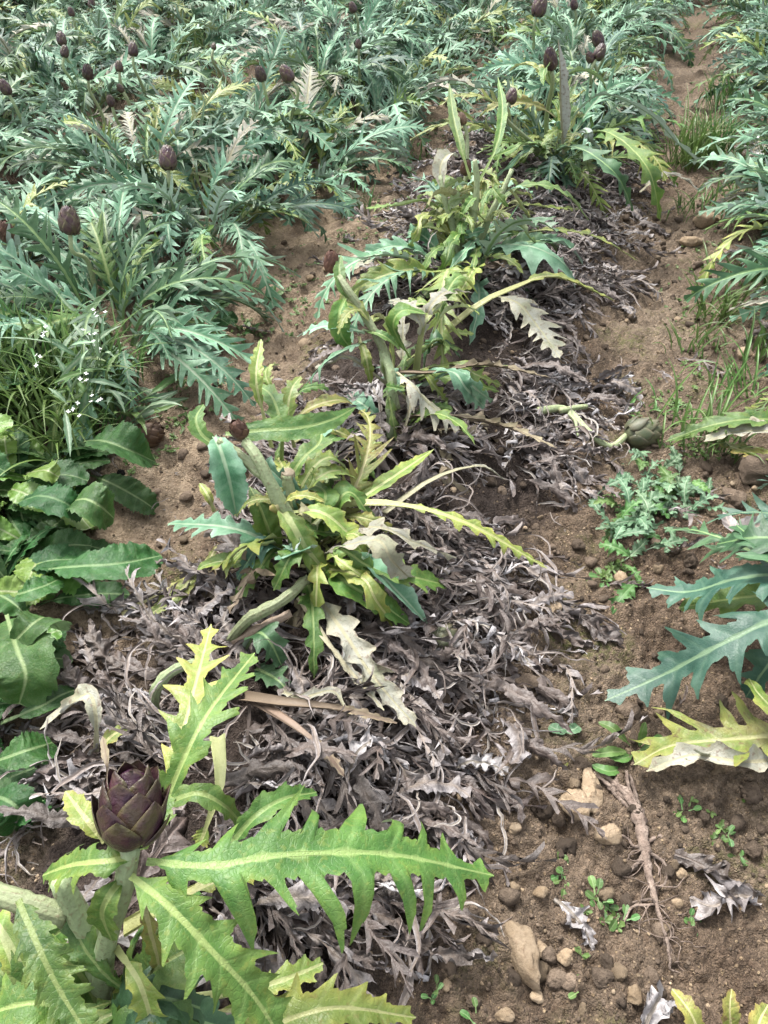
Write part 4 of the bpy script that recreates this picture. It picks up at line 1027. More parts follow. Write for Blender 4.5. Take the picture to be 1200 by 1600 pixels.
# dead leaves still hanging round the crowns of the middle row
DRAPE = []
for v in range(8):
    rg = np.random.default_rng(700 + v)
    pts = arc_pts(rg.uniform(.26, .42), R(rg.uniform(35, 65)), R(rg.uniform(-85, -45)), .8, rg.uniform(-.8, .8), 10, .14, v)
    DRAPE.append((leaf_geo(pts, W=rg.uniform(.03, .05), n=7, depth=.85, sweep=1., droop=(-.8, 2.), pet=.3, curl=rg.uniform(-2.2, 2.4), rib=.0045, ncol=3, per=6, twist=rg.uniform(-2, 2), seed=v, crink=.35), ['dry_grey', 'dry_brown', 'dry_grey', 'stem_dead', 'dry_brown', 'dry_pale', 'dry_grey', 'dry_brown'][v]))
DRAPE = [make_mesh('dead_leaf', g[0], [g[1]], M[m], g[2]) for g, m in DRAPE]
rg = np.random.default_rng(88)
for root, n in ((p1, 22), (p2, 34), (p3, 36), (p4, 34), (p5, 14)):
    for q in range(n):
        a = rg.uniform(-3.1, 3.1) if q % 3 else rg.normal(-1.6, .6)
        s = rg.uniform(.7, 1.15)
        link('dead_leaf', DRAPE[int(rg.integers(0, 8))], root, (rg.normal(0, .05), rg.normal(0, .05), rg.uniform(-.05, .03)), (rg.normal(-.1, .25), rg.normal(0, .4), a), s)

# ------------------------------------------------------------------ stones, clods, gravel
STONES = [(815, 1495, 46, 96, .35, 'stone', 'long pale brown stone lying on the soil at the bottom'), (921, 1238, 30, 68, -.05, 'stone', 'upright yellowish stone beside the dead root'),
          (897, 1263, 44, 44, .2, 'stone', 'rough brownish stone touching the upright yellow stone'), (946, 1313, 36, 32, .3, 'stone', 'small pale jagged stone left of the dead root'),
          (848, 1484, 24, 26, .2, 'stone', 'small whitish round stone right of the long stone'), (882, 1500, 26, 22, 0, 'stone', 'small tan stone at the end of a line of clods'),
          (803, 1386, 16, 16, 0, 'stone', 'tiny yellow stone on bare soil above the long stone'), (842, 1397, 24, 18, .5, 'stone', 'oval pale yellow stone on bare soil'),
          (802, 1302, 22, 20, 0, 'stone', 'yellowish pebble beside the litter edge'), (938, 1531, 34, 26, 0, 'clod', 'round brown clod on bare soil near the bottom'),
          (855, 1495, 26, 26, 0, 'clod', 'dark clod between the whitish and tan stones'), (868, 1532, 30, 24, .3, 'clod', 'dark flat clod below the tan stone'),
          (838, 1560, 20, 18, 0, 'stone', 'pale pebble near the bottom below the clods'), (1063, 1367, 20, 18, 0, 'stone', 'orange-yellow pebble right of the dead root'),
          (1055, 1416, 18, 14, 0, 'stone', 'flat white pebble right of the root tip'), (1092, 1418, 18, 16, 0, 'stone', 'small tan pebble right of the white pebble'),
          (1180, 1325, 30, 26, 0, 'clod', 'brown clod near the right edge of the bare soil'), (1172, 1238, 34, 32, 0, 'clod', 'brown clod under the yellow dying leaf'),
          (981, 1117, 34, 32, 0, 'clod', 'round crumbly clod below the long dark leaf'), (822, 1073, 32, 26, 0, 'clod', 'round grey-brown clod at the litter edge'),
          (1178, 748, 70, 40, 0, 'clod', 'big brown clod at the right edge'), (1146, 785, 34, 26, 0, 'clod', 'brown clod below the big clod at the right edge'),
          (1102, 353, 40, 22, .1, 'stone', 'pale rounded stone far up the right path'), (1078, 382, 30, 16, 0, 'stone', 'reddish flat stone beside the pale one on the right path'),
          (970, 907, 22, 18, 0, 'stone', 'pinkish stone beside the small green weed'), (858, 958, 30, 22, 0, 'stone', 'tan stone among gravel on the right path'),
          (850, 940, 24, 20, 0, 'clod', 'small tan clod among gravel on the right path'), (316, 581, 26, 18, 0, 'stone', 'yellowish stone on the left path'),
          (390, 535, 16, 22, 0, 'stone', 'whitish upright stone far up the left path'), (345, 571, 22, 14, 0, 'clod', 'flat clod on the left path'), (478, 541, 20, 14, 0, 'stone', 'pale pebble beside the forked stalk plant'),
          (1160, 560, 26, 18, 0, 'stone', 'stone by the grass on the right path'), (870, 1280, 24, 22, 0, 'clod', 'dark clod left of the rough stone'), (1050, 1500, 20, 18, 0, 'clod', 'brown clod below the root tip'),
          (990, 1560, 26, 30, 0, 'stone', 'brown stone beside the white curl at the bottom edge'), (740, 1566, 26, 20, 0, 'clod', 'brown clod at the bottom under the litter'), (787, 1590, 30, 20, 0, 'stone', 'yellowish stone cut by the bottom edge')]
for i, (px, py, w, h, ro, mt, lab) in enumerate(STONES):
    c = G(px, py); d = depth_of(c) / FPX
    a, b = w * d / 2, h * d / 2 * (1.02 if py > 1000 else 1.35)
    V, F, A = rock_geo(4 if w > 25 else 3, (a * 1.02, b * 1.02, min(a, b) * .85), 40 + i, .30 if mt == 'stone' else .3, .16 if mt == 'stone' else .24)
    o = link('stone' if mt == 'stone' else 'soil_clod', make_mesh('stone', V, [F], M[mt], A), None, (c[0], c[1], float(np.mean(hgt(c[0] + a * .5 * np.array([-1, 1, 0, 0, 0]), c[1] + b * .5 * np.array([0, 0, -1, 1, 0])))) + min(a, b) * .45), (0, 0, ro))
    tag(o, lab, 'stone' if mt == 'stone' else 'clod')

PEB = [rock_geo(2, (1, rgk.uniform(.65, 1), rgk.uniform(.5, .8)), 300 + i, .4, .3) for i, rgk in enumerate([np.random.default_rng(i) for i in range(10)])]
PEBs = [rock_geo(1, (1, .85, .7), 330 + i, .35, .2) for i in range(8)]
PEBh = [rock_geo(3, (1, rgk.uniform(.65, 1), rgk.uniform(.5, .8)), 300 + i, .4, .34) for i, rgk in enumerate([np.random.default_rng(i) for i in range(10)])]
_pm = [[make_mesh('pebble', p[0], [p[1]], M[m], p[2]) for p in PEBh] for m in ('clod', 'stone')]
rg = np.random.default_rng(99)
parts = []; solo_n = 0
for i in range(12000):
    big = i < 2600
    y = .18 + (4.5 if big else 2.4) * rg.random() ** (1.3 if big else 1.7)
    u = rg.uniform(.12, 1.25) if rg.random() < .72 else rg.uniform(-1.05, -.2)
    x = -.5 + .3 * y + 1.044 * u
    if float(vn2(np.array([x * 5.1 + 3]), np.array([y * 5.1 + 8]))[0]) < -.18 and rg.random() < .75: continue
    size = (.005 + .016 * rg.random() ** 3.5) if big else .0015 + .0035 * rg.random() ** 2
    m = 1 if rg.random() < (.12 if big else .38) else 0
    z = float(hgt(np.array([x]), np.array([y]))[0]) + size * .25
    if big and solo_n < 280 and size > .0072 and vis((x, y, z)) and u > .3:
        solo_n += 1
        o = link('pebble' if m else 'soil_clod', _pm[m][int(rg.integers(0, 10))], None, (x, y, z), tuple(rg.uniform(0, 6.3, 3) * np.array([.15, .15, 1])), size * 1.1)
        tag(o, ('small pale pebble ' if m else 'small crumb of brown soil ') + where(x, y), 'pebble' if m else 'clod', 'pale pebbles on the soil' if m else 'small soil crumbs on the path')
        continue
    V, F, A = (PEB if big else PEBs)[int(rg.integers(0, 8))]
    a = rg.random() * 6.3; c, s = math.cos(a), math.sin(a)
    A = A.copy(); A[:, 1] = rg.normal(.05, .28)
    parts.append((V * size @ np.array([[c, s, 0], [-s, c, 0], [0, 0, 1]]) + np.array([x, y, z]), F, A, m))
V, F, A, mi = merge(parts)
o = link('gravel', make_mesh('gravel', V, F, [M['clod'], M['stone']], A, mi=mi))
tag(o, 'fine gravel and crumbs of earth strewn over the soil', 'gravel', kind='stuff')

# ------------------------------------------------------------------ fallen heads and the cut artichoke
def fallen_head(px, py, wpx, mat, axis, label, ratio=1.1, seed=1, open_=.3, nb=26):
    c = G(px, py); dia = wpx * depth_of(c) / FPX
    core, br = head_parts(dia / 2 * .86, dia * ratio, nb, seed, open_, (5, 5))
    V, F, A, mi = merge([core] + br)
    ax = np.array(axis) / np.linalg.norm(axis)
    o = link('fallen_flower_head', make_mesh('flower_head', align(V, -ax * dia * ratio * .5, ax), F, M[mat], A), None, (c[0], c[1], c[2] + dia * .36))
    return tag(o, label, 'artichoke')
fallen_head(235, 690, 40, 'bract_brown', (.8, .3, .25), 'dried brown artichoke head lying on the left path', seed=3)
fallen_head(690, 1006, 42, 'bract_green', (.7, .5, .3), 'small green-brown artichoke head lying in the litter', seed=5, open_=.1, nb=20)
fallen_head(312, 650, 20, 'bract_brown', (-.3, .5, .6), 'tiny dark dried head at the left of the middle plant', seed=6)
ca = empty('cut_artichoke', G(990, 695), 'cut green artichoke with a forked stalk lying on the right path', 'artichoke')
c = G(995, 692); dia = 46 * depth_of(c) / FPX
ax = np.array([.9, .1, .12]); ax /= np.linalg.norm(ax)
cc = c + np.array([0, 0, dia * .42])
add_head(ca, cc - ax * dia * .5, ax, dia, 'bract_green', 1.15, 26, 9, True, .25)
add_tube(ca, 'stem', [G(838, 662) + np.array([0, 0, .05]), G(880, 656) + np.array([0, 0, .04]), G(915, 685) + np.array([0, 0, .03]), G(950, 708) + np.array([0, 0, .025]), cc - ax * dia * .45], [.011, .011, .010, .009, .009], 'stem', sides=10, ridge=.1)
add_tube(ca, 'stem', [G(870, 660) + np.array([0, 0, .045]), G(895, 657) + np.array([0, 0, .05]), G(912, 655) + np.array([0, 0, .05])], [.009, .008, .007], 'stem', sides=10, ridge=.1)
add_tube(ca, 'stem', [G(885, 665) + np.array([0, 0, .045]), G(895, 675) + np.array([0, 0, .04]), G(901, 690) + np.array([0, 0, .02])], [.006, .005, .003], 'stem', sides=8)

# the dead root lying on the soil
dr = empty('dead_root', G(990, 1300), 'dead brown stalk with a tangle of pale roots lying on the bare soil', 'root')
def gp(*a): return [G(px, py) + np.array([0, 0, l]) for px, py, l in a]
add_tube(dr, 'root_stock', gp((955, 1225, .012), (985, 1258, .014), (1000, 1300, .014), (1006, 1345, .012), (1015, 1385, .010), (1028, 1430, .008), (1040, 1470, .004)), [.010, .012, .012, .009, .006, .004, .002], 'root', sides=12, rough=.5, n=50, seed=2)
for q, a in enumerate((((925, 1212, .015), (950, 1232, .014), (985, 1262, .014)), ((932, 1206, .012), (962, 1236, .02), (992, 1270, .018)), ((975, 1212, .02), (980, 1240, .018), (996, 1275, .016)),
                       ((982, 1215, .012), (990, 1245, .014), (1000, 1290, .014)), ((940, 1222, .01), (965, 1250, .01), (990, 1275, .012)))):
    add_tube(dr, 'fibre', gp(*a), [.004, .0045, .005], 'root', sides=7, rough=.4, n=24, seed=q)
rg = np.random.default_rng(12)
for q in range(34):
    x0, y0 = [(1003, 1325), (1008, 1350), (1014, 1385), (1022, 1415), (1030, 1440), (1038, 1468)][q % 6]
    pts = [(x0, y0, .010)]; a = rg.uniform(-.3, 3.4)
    for k in range(5):
        a += rg.normal(0, .5); x0 += 13 * math.cos(a) * rg.uniform(.6, 1.3); y0 += 13 * math.sin(a) * rg.uniform(.6, 1.3)
        pts.append((x0, y0, max(.003, .012 - .002 * k + rg.normal(0, .004))))
    w = rg.choice([.0008, .0011, .0024], p=[.5, .35, .15])
    add_tube(dr, 'rootlet', gp(*pts), [w * 1.3, w, w * .5], 'root', sides=5, n=18, cap=False, rough=.3, seed=q)
for q, a in enumerate((((1010, 1335, .012), (1035, 1352, .012), (1038, 1380, .01), (1020, 1395, .006)), ((1008, 1320, .012), (1030, 1310, .012), (1025, 1335, .01)), ((1000, 1345, .01), (975, 1370, .01), (960, 1362, .006)))):
    add_tube(dr, 'rootlet', gp(*a), [.004, .003, .0015], 'root', sides=7, n=24, rough=.4, seed=40 + q)

# big brown withered leaves on the right soil
for q, (a, lab, mt) in enumerate(((((1025, 1330, .01), (1075, 1350, .02), (1120, 1380, .02), (1200, 1425, .01)), 'long brown crumpled leaf lying right of the dead root', 'dry_brown'),
                               (((1210, 1420, .01), (1150, 1405, .02), (1110, 1420, .015), (1075, 1405, .01)), 'grey crumpled leaf lying at the right edge beside the brown one', 'dry_grey'),
                               (((865, 1405, .005), (890, 1430, .015), (910, 1455, .015), (925, 1490, .005)), 'pale grey curled leaf alone on the bare soil', 'dry_pale'),
                               (((1000, 1625, .01), (1010, 1590, .03), (1025, 1565, .03), (1030, 1590, .02)), 'white curled leaf at the bottom edge', 'dry_pale'),
                               (((700, 1215, .02), (735, 1205, .04), (775, 1210, .03), (800, 1225, .01)), 'pale torn leaf lying on the litter edge', 'dry_pale'),
                               (((630, 1010, .03), (655, 1035, .04), (690, 1038, .035), (722, 1005, .03)), 'white cupped leaf below the fallen green head', 'dry_pale'),
                               (((540, 1255, .06), (560, 1215, .1), (590, 1200, .1), (612, 1225, .05)), 'white curled leaf arching over the litter', 'dry_pale'),
                               (((850, 945, .02), (900, 975, .03), (935, 1000, .03), (985, 1015, .01)), 'long dark twisted leaf lying across the right path', 'dry_brown'),
                               (((240, 985, .05), (300, 955, .06), (350, 930, .06), (380, 900, .05)), 'grey crumpled leaf lying left of the middle plant', 'dry_grey'),
                               (((115, 960, .02), (170, 962, .03), (215, 955, .03), (255, 940, .02)), 'silver grey crumpled leaf on the left soil', 'dry_grey'),
                               (((60, 1230, .03), (110, 1240, .04), (150, 1225, .03), (20, 1260, .02)), 'grey folded leaf lying below the broad weeds', 'dry_grey'))):
    rgq = np.random.default_rng(q)
    V, F, A = leaf_geo(gp(*a), W=.04 if q not in (2, 4, 5, 6) else .026, n=6, depth=.6, sweep=.8, droop=(-.8, 1.2), pet=.1, curl=1.4 if q != 5 else .6, rib=.003, ncol=5, per=8, twist=rgq.uniform(-1, 1), seed=q + 5, crink=.5)
    tag(link('dry_leaf', make_mesh('dry_leaf', V, [F], M[mt], A)), lab, 'dead leaf')

# ------------------------------------------------------------------ broad-leaved weeds at the left edge
BROAD = []
for v in range(10):
    rg = np.random.default_rng(800 + v)
    pts = arc_pts(rg.uniform(.20, .32), R(rg.uniform(35, 65)), R(rg.uniform(-50, -5)), 1.1, rg.uniform(-.5, .5))
    g = leaf_geo(pts, W=rg.uniform(.045, .062), n=int(rg.integers(5, 8)), depth=.12, sweep=.35, teeth=.3, droop=(0, .5), pet=.28, fold=rg.uniform(.0, .3), wav=.05, rib=.0028, ncol=6, per=8, twist=rg.uniform(-.5, .5), seed=v, env='ovate', crink=.13, lobex=.5, gap=0)
    BROAD.append([make_mesh('leaf', g[0], [g[1]], M[m], g[2]) for m in ('broad', 'broad', 'broad', 'broad_lime')])
def weed_plant(name, p, n, lib, label, cat, group=None, scale=(.7, 1.1), seed=0, spread=.03, tilt=.25, az=None):
    r = empty(name, p, label, cat, group)
    rg = np.random.default_rng(seed)
    for i in range(n):
        a = i * 2.39996 + rg.normal(0, .3) if az is None else rg.uniform(*az)
        me = lib[int(rg.integers(0, len(lib)))]
        if isinstance(me, list): me = me[int(rg.integers(0, len(me)))]
        s = rg.uniform(*scale)
        link('leaf', me, r, (rg.normal(0, spread), rg.normal(0, spread), rg.uniform(-.01, .02)), (rg.normal(.05, tilt), rg.normal(0, .3), a), s)
    return r
wl = [((-45, 1120), 22, 'broad-leaved weed with round leaves at the left edge beside the litter', 1.0), ((-10, 930), 24, 'broad-leaved weed with large dark leaves left of the grey litter', 1.05),
      ((60, 870), 16, 'broad-leaved weed pointing one long leaf at the litter', .95), ((20, 790), 24, 'broad-leaved weed under the white-flowered weed', 1.1), ((-60, 700), 22, 'broad-leaved weed at the left edge above the others', 1.1),
      ((90, 760), 12, 'broad-leaved weed at the edge of the left path', .9), ((-60, 1290), 12, 'small broad-leaved weed left of the purple head', .85), ((-30, 600), 18, 'broad-leaved weed behind the grass at the left edge', 1.0), ((320, 500), 9, 'light green broad weed at the foot of the lush row', .7)]
W_ = []
for i, ((px, py), n, lab, sc) in enumerate(wl):
    W_.append(weed_plant('broad_weed', G(px, py), int(n * 1.3), BROAD, lab, 'weed', 'broad-leaved weeds on the left', (sc * .62, sc * .98), 60 + i))
KB = dict(env='ovate', depth=.12, sweep=.35, teeth=.3, pet=.2, fold=.12, wav=.05, rib=.003, ncol=6, per=9, crink=.12, lobex=.5, gap=0)
def B(root, pp, W, seed, mat='broad', n=6, **k): add_leaf(root, pts_(*pp), mat, None, 'leaf', W=W, n=n, seed=seed, droop=(0, .5), **{**KB, **k})
B(W_[2], [(60, 890, .1), (120, 885, .17), (190, 880, .17), (252, 868, .12)], .062, 1)
B(W_[0], [(10, 960, .12), (25, 1010, .2), (40, 1055, .2), (30, 1100, .14)], .075, 2, env='round', pet=.1)
B(W_[0], [(0, 1030, .12), (40, 985, .22), (70, 965, .2), (95, 985, .12)], .05, 3)
B(W_[6], [(-20, 1195, .1), (20, 1180, .14), (50, 1170, .14), (82, 1160, .1)], .045, 4)
B(W_[6], [(-30, 1240, .1), (10, 1250, .16), (30, 1270, .15), (20, 1300, .1)], .045, 5)
B(W_[6], [(10, 1290, .1), (40, 1270, .14), (75, 1245, .1)], .03, 6)
B(W_[5], [(130, 690, .12), (165, 690, .18), (205, 705, .16), (243, 722, .08)], .07, 7, fold=.5, env='lance')
B(W_[5], [(90, 800, .1), (125, 780, .2), (155, 790, .2), (178, 810, .12)], .06, 8)
B(W_[3], [(20, 790, .1), (60, 775, .2), (100, 785, .2), (130, 805, .14)], .055, 9)
B(W_[3], [(40, 740, .1), (70, 735, .18), (92, 745, .16)], .05, 10, mat='broad_lime')
B(W_[1], [(20, 930, .08), (40, 925, .14), (70, 915, .13), (92, 905, .1)], .04, 11)
B(W_[0], [(0, 1130, .1), (60, 1105, .14), (110, 1080, .12), (150, 1075, .06)], .03, 12, env='lance')

# ------------------------------------------------------------------ small weeds, grass, flowers
NARROW, SMALL, THIS = [], [], []
for v in range(6):
    rg = np.random.default_rng(850 + v)
    g = leaf_geo(arc_pts(rg.uniform(.10, .17), R(rg.uniform(20, 60)), R(rg.uniform(-30, 20)), 1, rg.uniform(-.5, .5)), W=.012, n=4, depth=.3, sweep=.5, droop=(0, .4), pet=.1, rib=.001, ncol=2, per=5, seed=v, env='lance')
    NARROW.append([make_mesh('leaf', g[0], [g[1]], M[m], g[2]) for m in ('weed', 'thistle')])
    g = leaf_geo(arc_pts(rg.uniform(.018, .03), R(rg.uniform(10, 50)), R(rg.uniform(-20, 10)), 1, rg.uniform(-.5, .5)), W=.006, n=2, depth=.08, sweep=.2, pet=.35, rib=.0006, ncol=3, per=6, seed=v, env='round')
    SMALL.append([make_mesh('leaf', g[0], [g[1]], M['weed'], g[2])])
    g = leaf_geo(arc_pts(rg.uniform(.09, .15), R(rg.uniform(20, 65)), R(rg.uniform(-40, 0)), 1, rg.uniform(-.6, .6)), W=.026, n=5, depth=.7, sweep=.5, teeth=.45, droop=(-.4, .8), pet=.15, rib=.001, ncol=4, per=8, seed=v, wav=.2, crink=.2, lobex=.6)
    THIS.append([make_mesh('leaf', g[0], [g[1]], M[m], g[2]) for m in ('thistle', 'thistle', 'weed')])
for q, (px, py, n, lab) in enumerate(((1010, 800, 34, 'prickly green weed spreading on the right path above the long dark leaf'), (1070, 790, 22, 'prickly green weed joined to the larger one on its right side'), (990, 850, 20, 'prickly pale green weed at the lower end of the weed patch'),
                                     (1030, 760, 16, 'light green weed at the top of the prickly weed patch'))):
    weed_plant('prickly_weed', G(px, py), n, THIS, lab, 'weed', 'prickly weeds on the right path', (.7, 1.15), 90 + q, spread=.05)

def tuft(name, px, py, n, Lr, label, seed, W=.004, lean=.5, group='grass tufts between the rows', spread=.02, mat='grass'):
    rg = np.random.default_rng(seed); parts = []
    for i in range(n):
        pts = arc_pts(rg.uniform(*Lr), R(rg.uniform(55, 88)), R(rg.uniform(-30, 60)), 1.4, rg.uniform(-.4, .4), 6)
        V, F, A = leaf_geo(pts, W=W * rg.uniform(.7, 1.2), n=2, depth=.02, pet=0, rib=.0006, ncol=1, per=6, fold=.4, env='lance', seed=i, teeth=0, stalk=False)
        F = F[:len(F)]
        a = rg.random() * 6.3; c, s = math.cos(a), math.sin(a)
        parts.append((V @ np.array([[c, s, 0], [-s, c, 0], [0, 0, 1]]) + np.array([rg.normal(0, spread), rg.normal(0, spread), -.005]), F, A))
    V, F, A, mi = merge(parts)
    return tag(link(name, make_mesh(name, V, F, M[mat], A), None, tuple(G(px, py))), label, 'grass', group)
tuft('grass_tuft', 1075, 262, 110, (.2, .4), 'big bright grass tuft right of the tall green artichoke', 1, .005, spread=.06)
tuft('grass_tuft', 1120, 250, 70, (.2, .36), 'grass tuft on the right path beside the big tuft', 2, .005, spread=.06)
tuft('grass_tuft', 1120, 500, 46, (.12, .26), 'grass tuft on the right path at the foot of a blue-green artichoke', 3, .005, spread=.04)
tuft('grass_tuft', 1080, 690, 22, (.12, .26), 'loose grass tuft beside the cut artichoke', 4, .0045, spread=.05)
tuft('grass_tuft', 1130, 700, 20, (.12, .24), 'loose grass tuft at the limp leaf on the right', 5, .0045, spread=.04)
tuft('grass_tuft', 1037, 705, 3, (.14, .18), 'single upright grass blade right of the cut artichoke', 6, .005, spread=.01)
tuft('grass_tuft', 60, 640, 70, (.2, .36), 'grass tuft among the broad weeds at the left edge', 7, .006, spread=.06)
tuft('grass_tuft', 110, 620, 70, (.2, .34), 'grass tuft around the white-flowered weed', 8, .006, spread=.06)
tuft('grass_tuft', 150, 690, 40, (.12, .24), 'low grass tuft below the white flowers', 9, .004, spread=.05)
tuft('grass_tuft', 1150, 330, 34, (.12, .22), 'thin grass tuft at the right edge halfway back', 10, .004, spread=.05)
tuft('grass_tuft', 700, 90, 60, (.15, .3), 'green grass tuft far back left of the tall artichoke', 11, .006, spread=.08)
tuft('grass_tuft', 640, 250, 40, (.05, .10), 'short grass on the far part of the left path', 12, .004, spread=.08)
tuft('grass_tuft', 1180, 290, 30, (.12, .22), 'thin grass tuft under the white flower domes', 13, .004, spread=.05)

for q, (px, py, n, lr, lab) in enumerate(((40, 575, 60, (.2, .36), 'long grass tuft at the left edge behind the white flowers'), (175, 610, 50, (.16, .3), 'grass tuft on the path side of the white flowers'), (90, 700, 60, (.18, .34), 'grass tuft between the broad weeds and the white flowers'),
        (1095, 545, 26, (.08, .18), 'small grass tuft on the right path below the blue-green plant'), (1165, 440, 30, (.1, .22), 'grass tuft at the right edge under blue-green leaves'), (1150, 620, 30, (.1, .24), 'grass tuft at the right edge by the grey-white turned leaf'), (1000, 640, 10, (.06, .12), 'few thin grass blades on the right path'),
        (1085, 330, 26, (.08, .16), 'short grass tuft beside the pale rounded stone'), (1130, 170, 60, (.14, .3), 'grass tuft far up the right path'), (1190, 560, 24, (.1, .2), 'grass tuft cut by the right edge'), (560, 330, 36, (.06, .14), 'grass tuft along the far left path'), (770, 70, 50, (.12, .26), 'grass tuft in the far left path'))):
    tuft('grass_tuft', px, py, n, lr, lab, 30 + q, .0045, spread=.06)
for q, (px, py, n, lab) in enumerate(((60, 610, 44, 'narrow-leaved weed among the grass at the left edge'), (190, 650, 36, 'narrow-leaved weed beside the left path'), (20, 540, 40, 'narrow-leaved weed behind the grass at the left edge'), (140, 570, 40, 'narrow-leaved weed under the white flowers'))):
    weed_plant('narrow_weed', G(px, py), n, NARROW, lab, 'weed', 'narrow-leaved weeds on the left', (.9, 1.6), 140 + q, spread=.07, tilt=.4)

# tiny seedlings carpeting the paths
rg = np.random.default_rng(55); parts = []
PATCH = [(455, 440, 60, 40), (470, 480, 40, 25), (640, 270, 40, 50), (600, 330, 40, 25), (330, 600, 40, 40), (270, 650, 40, 30), (280, 590, 30, 25), (230, 720, 30, 20), (690, 200, 30, 30), (1040, 640, 60, 25), (1110, 590, 60, 40), (1100, 480, 60, 40),
         (1120, 400, 60, 30), (1130, 330, 50, 30), (1090, 700, 50, 20), (960, 900, 30, 20), (1150, 60, 40, 30), (1130, 120, 40, 30), (1120, 260, 40, 30), (400, 520, 30, 20), (910, 1400, 60, 50), (1100, 1290, 70, 60), (560, 370, 40, 20)]
for (cx, cy, sx, sy) in PATCH:
    for q in range(46 if cy < 1000 else 8):
        p = G(cx + rg.normal(0, sx * .6), cy + rg.normal(0, sy * .6)); p[2] = float(hgt(p[:1], p[1:2])[0])
        for k in range(int(rg.integers(3, 7))):
            a = rg.random() * 6.3; l = rg.uniform(.008, .02); w = l * rg.uniform(.2, .34); e = rg.uniform(.1, .9)
            d = np.array([math.cos(a) * math.cos(e), math.sin(a) * math.cos(e), math.sin(e)]); s_ = np.array([-math.sin(a), math.cos(a), 0]); up = np.array([0, 0, l * .15])
            V = np.array([p, p + d * l * .35 + s_ * w * .7 + up, p + d * l * .7 + s_ * w, p + d * l - up, p + d * l * .7 - s_ * w, p + d * l * .35 - s_ * w * .7 + up, p + d * l * .55 - up * .5])
            parts.append((V, np.array([[0, 6, 2, 1], [6, 3, 2, 2], [0, 5, 4, 6], [6, 4, 3, 3]])[[0, 2]], np.full((7, 3), [0, 0, .3]) + 0.))
            parts.append((V, np.array([[6, 3, 2], [6, 4, 3]]), np.full((7, 3), [0, 0, .3]) + 0.))
V, F, A, mi = merge(parts)
tag(link('seedling_carpet', make_mesh('seedling_carpet', V, F, M['weed'], A)), 'tiny green seedlings sprinkled over the bare paths', 'seedlings', kind='stuff')

def flower_weed(px, py, label, tips, seed, dome=False):
    r = empty('flowering_weed', G(px, py), label, 'wildflower')
    b = np.array(r.location); rg = np.random.default_rng(seed)
    for (tx, ty, tz) in tips:
        e = P(tx, ty, tz)
        add_tube(r, 'stem', [b, (b + e) / 2 + rg.normal(0, .02, 3), e], [.0025, .002, .0012], 'weed', sides=6)
        parts = []
        for k in range(26 if dome else 4):
            o = e + (rg.normal(0, 1, 3) * np.array([.022, .022, .008]) if dome else rg.normal(0, 1, 3) * np.array([.011, .011, .009]))
            nrm = np.array([rg.normal(0, .4), rg.normal(-.2, .4), 1])
            for q in range(4):
                a = q * 1.5708 + rg.random() * .3; s = .0052 if dome else .0042
                c = np.array([[0, 0, 0], [s * math.cos(a - .5), s * math.sin(a - .5), .001], [s * 1.5 * math.cos(a), s * 1.5 * math.sin(a), .0012], [s * math.cos(a + .5), s * math.sin(a + .5), .001]])
                parts.append((align(c, o, nrm), np.array([[0, 1, 2, 3]]), np.zeros((4, 3))))
        V, F, A, mi = merge(parts)
        tag(link('flower_cluster', make_mesh('flower_cluster', V - b, F, M['petal'], A), r), kind='stuff')
    for i in range(70 if not dome else 24):
        t = rg.random(); tx = tips[int(rg.integers(0, len(tips)))]; e = P(*tx) - b
        link('leaf', NARROW[int(rg.integers(0, 6))][int(rg.integers(0, 2))], r, tuple(e * t * .85 + rg.normal(0, .03, 3) * (1, 1, .3)), (rg.normal(0, .4), rg.normal(0, .4), rg.random() * 6.3), rg.uniform(.6, 1.1))
    return r
flower_weed(135, 625, 'white-flowered weed at the left edge of the path', [(153, 487, .42), (77, 515, .40), (139, 525, .40), (118, 640, .28), (147, 622, .28), (160, 545, .36), (128, 590, .34), (60, 560, .36)], 3)
flower_weed(1195, 300, 'white flower domes at the right edge beside the path', [(1182, 222, .20), (1195, 248, .18), (1172, 232, .18), (1200, 215, .2)], 4, True)

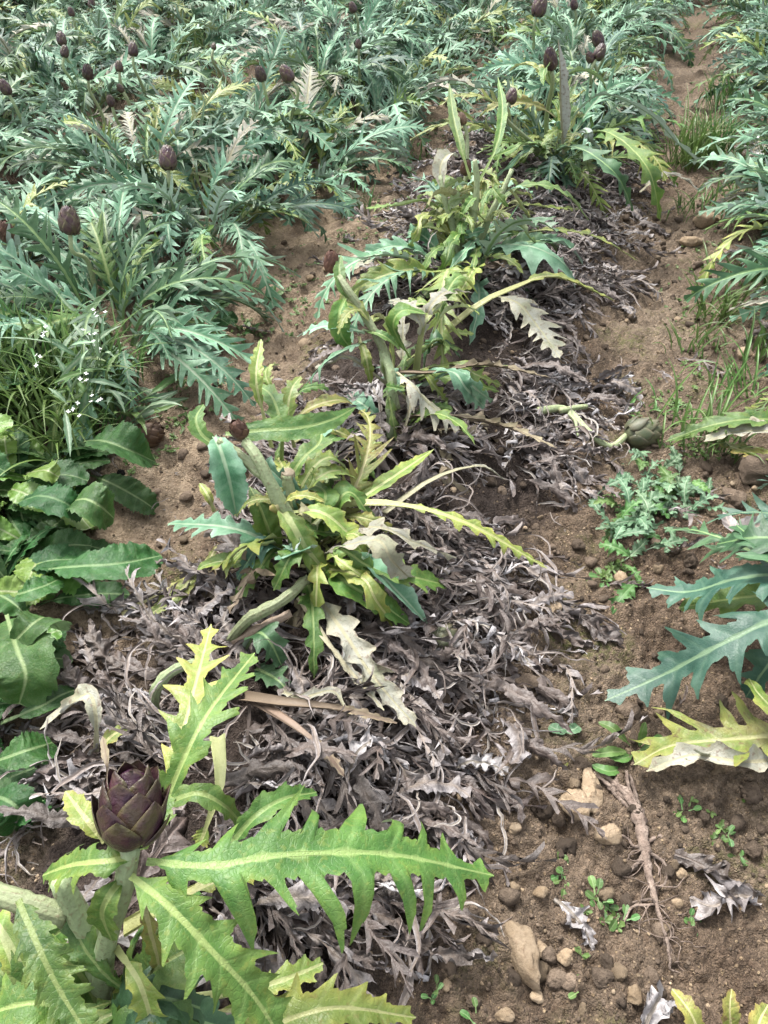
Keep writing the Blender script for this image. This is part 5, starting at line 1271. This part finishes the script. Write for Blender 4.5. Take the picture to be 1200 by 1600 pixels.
def seedling(px, py, n, label, seed, sc=1., group=None):
    return weed_plant('seedling', G(px, py), n, SMALL, label, 'seedling', group, (.8 * sc, 1.3 * sc), seed, spread=.006 * sc, tilt=.2)
for q, (px, py, n, lab, sc) in enumerate(((880, 1372, 16, 'bright seedling alone on bare soil left of the root', 1.), (935, 1412, 10, 'spread seedlings beside the pale curled leaf', 1.1), (965, 1432, 5, 'seedling with a long leaf below the others', 1.2), (900, 1545, 5, 'tiny seedling near the round clod', .8),
         (1068, 1275, 6, 'tiny seedling on the soil above the pebbles right of the root', .9), (1135, 1305, 7, 'feathery seedling near the right edge', .9), (1150, 1345, 5, 'feathery seedling below its twin near the right edge', .9), (1078, 1440, 6, 'small seedling right of the root tip', .8),
         (680, 1555, 6, 'seedling in the litter at the bottom', .8), (940, 912, 10, 'light green seedling on the right path below the prickly weeds', 1.2), (975, 905, 6, 'pale seedling beside the pinkish stone', .8), (745, 1600, 6, 'seedling at the bottom edge', .9), (430, 470, 12, 'green seedlings far up the left path', 1.8), (395, 520, 12, 'green seedlings at the foot of the lush row', 1.8))):
    seedling(px, py, n, lab, 120 + q, sc)
ms = empty('small_weed', G(985, 1170), 'small fresh weed with oval leaves beside the yellow dying leaf', 'weed')
for q, a in enumerate((((985, 1165, .02), (960, 1140, .06), (935, 1128, .05)), ((1000, 1170, .02), (1003, 1145, .07), (1008, 1128, .08)), ((985, 1175, .02), (955, 1175, .05), (925, 1180, .03)), ((995, 1175, .02), (1025, 1160, .05), (1035, 1150, .03)), ((975, 1200, .01), (950, 1205, .04), (925, 1195, .03)), ((990, 1180, .02), (970, 1185, .04), (950, 1180, .04)))):
    add_leaf(ms, pts_(*a), 'weed', None, 'leaf', W=.013, n=3, depth=.12, pet=.1, env='ovate', seed=q, per=6, rib=.001, sweep=.3)
cs = empty('cotyledon_seedling', G(882, 1140), 'seedling of two round grey-green leaves on the right path', 'seedling')
for q, a in enumerate((((884, 1138, .02), (872, 1140, .03), (858, 1134, .02)), ((884, 1138, .02), (895, 1140, .03), (904, 1134, .02)))):
    add_leaf(cs, pts_(*a), 'thistle', None, 'leaf', W=.014, n=2, depth=.05, pet=.05, env='round', seed=q, per=8, rib=.001, sweep=.1)
yl = empty('withered_seedling', G(1150, 1590), 'yellowing leaves standing at the bottom right edge', 'weed')
for q, a in enumerate((((1145, 1630, .02), (1140, 1580, .07), (1143, 1545, .08)), ((1100, 1640, .02), (1080, 1585, .06), (1050, 1545, .05)), ((1180, 1640, .02), (1185, 1600, .06), (1200, 1570, .05)))):
    add_leaf(yl, pts_(*a), 'yellow', None, 'leaf', W=.02, n=4, depth=.3, pet=.1, seed=q, per=8, rib=.002)
o = link('fallen_leaf', make_mesh('fallen_leaf', *(lambda g: (g[0], [g[1]], M['yellow'], g[2]))(leaf_geo(gp((872, 1185, .006), (880, 1195, .01), (888, 1206, .006)), W=.008, n=2, depth=.1, pet=.05, rib=.0006, env='round'))))
tag(o, 'tiny yellow fallen leaf on the soil above the two stones', 'fallen leaf')
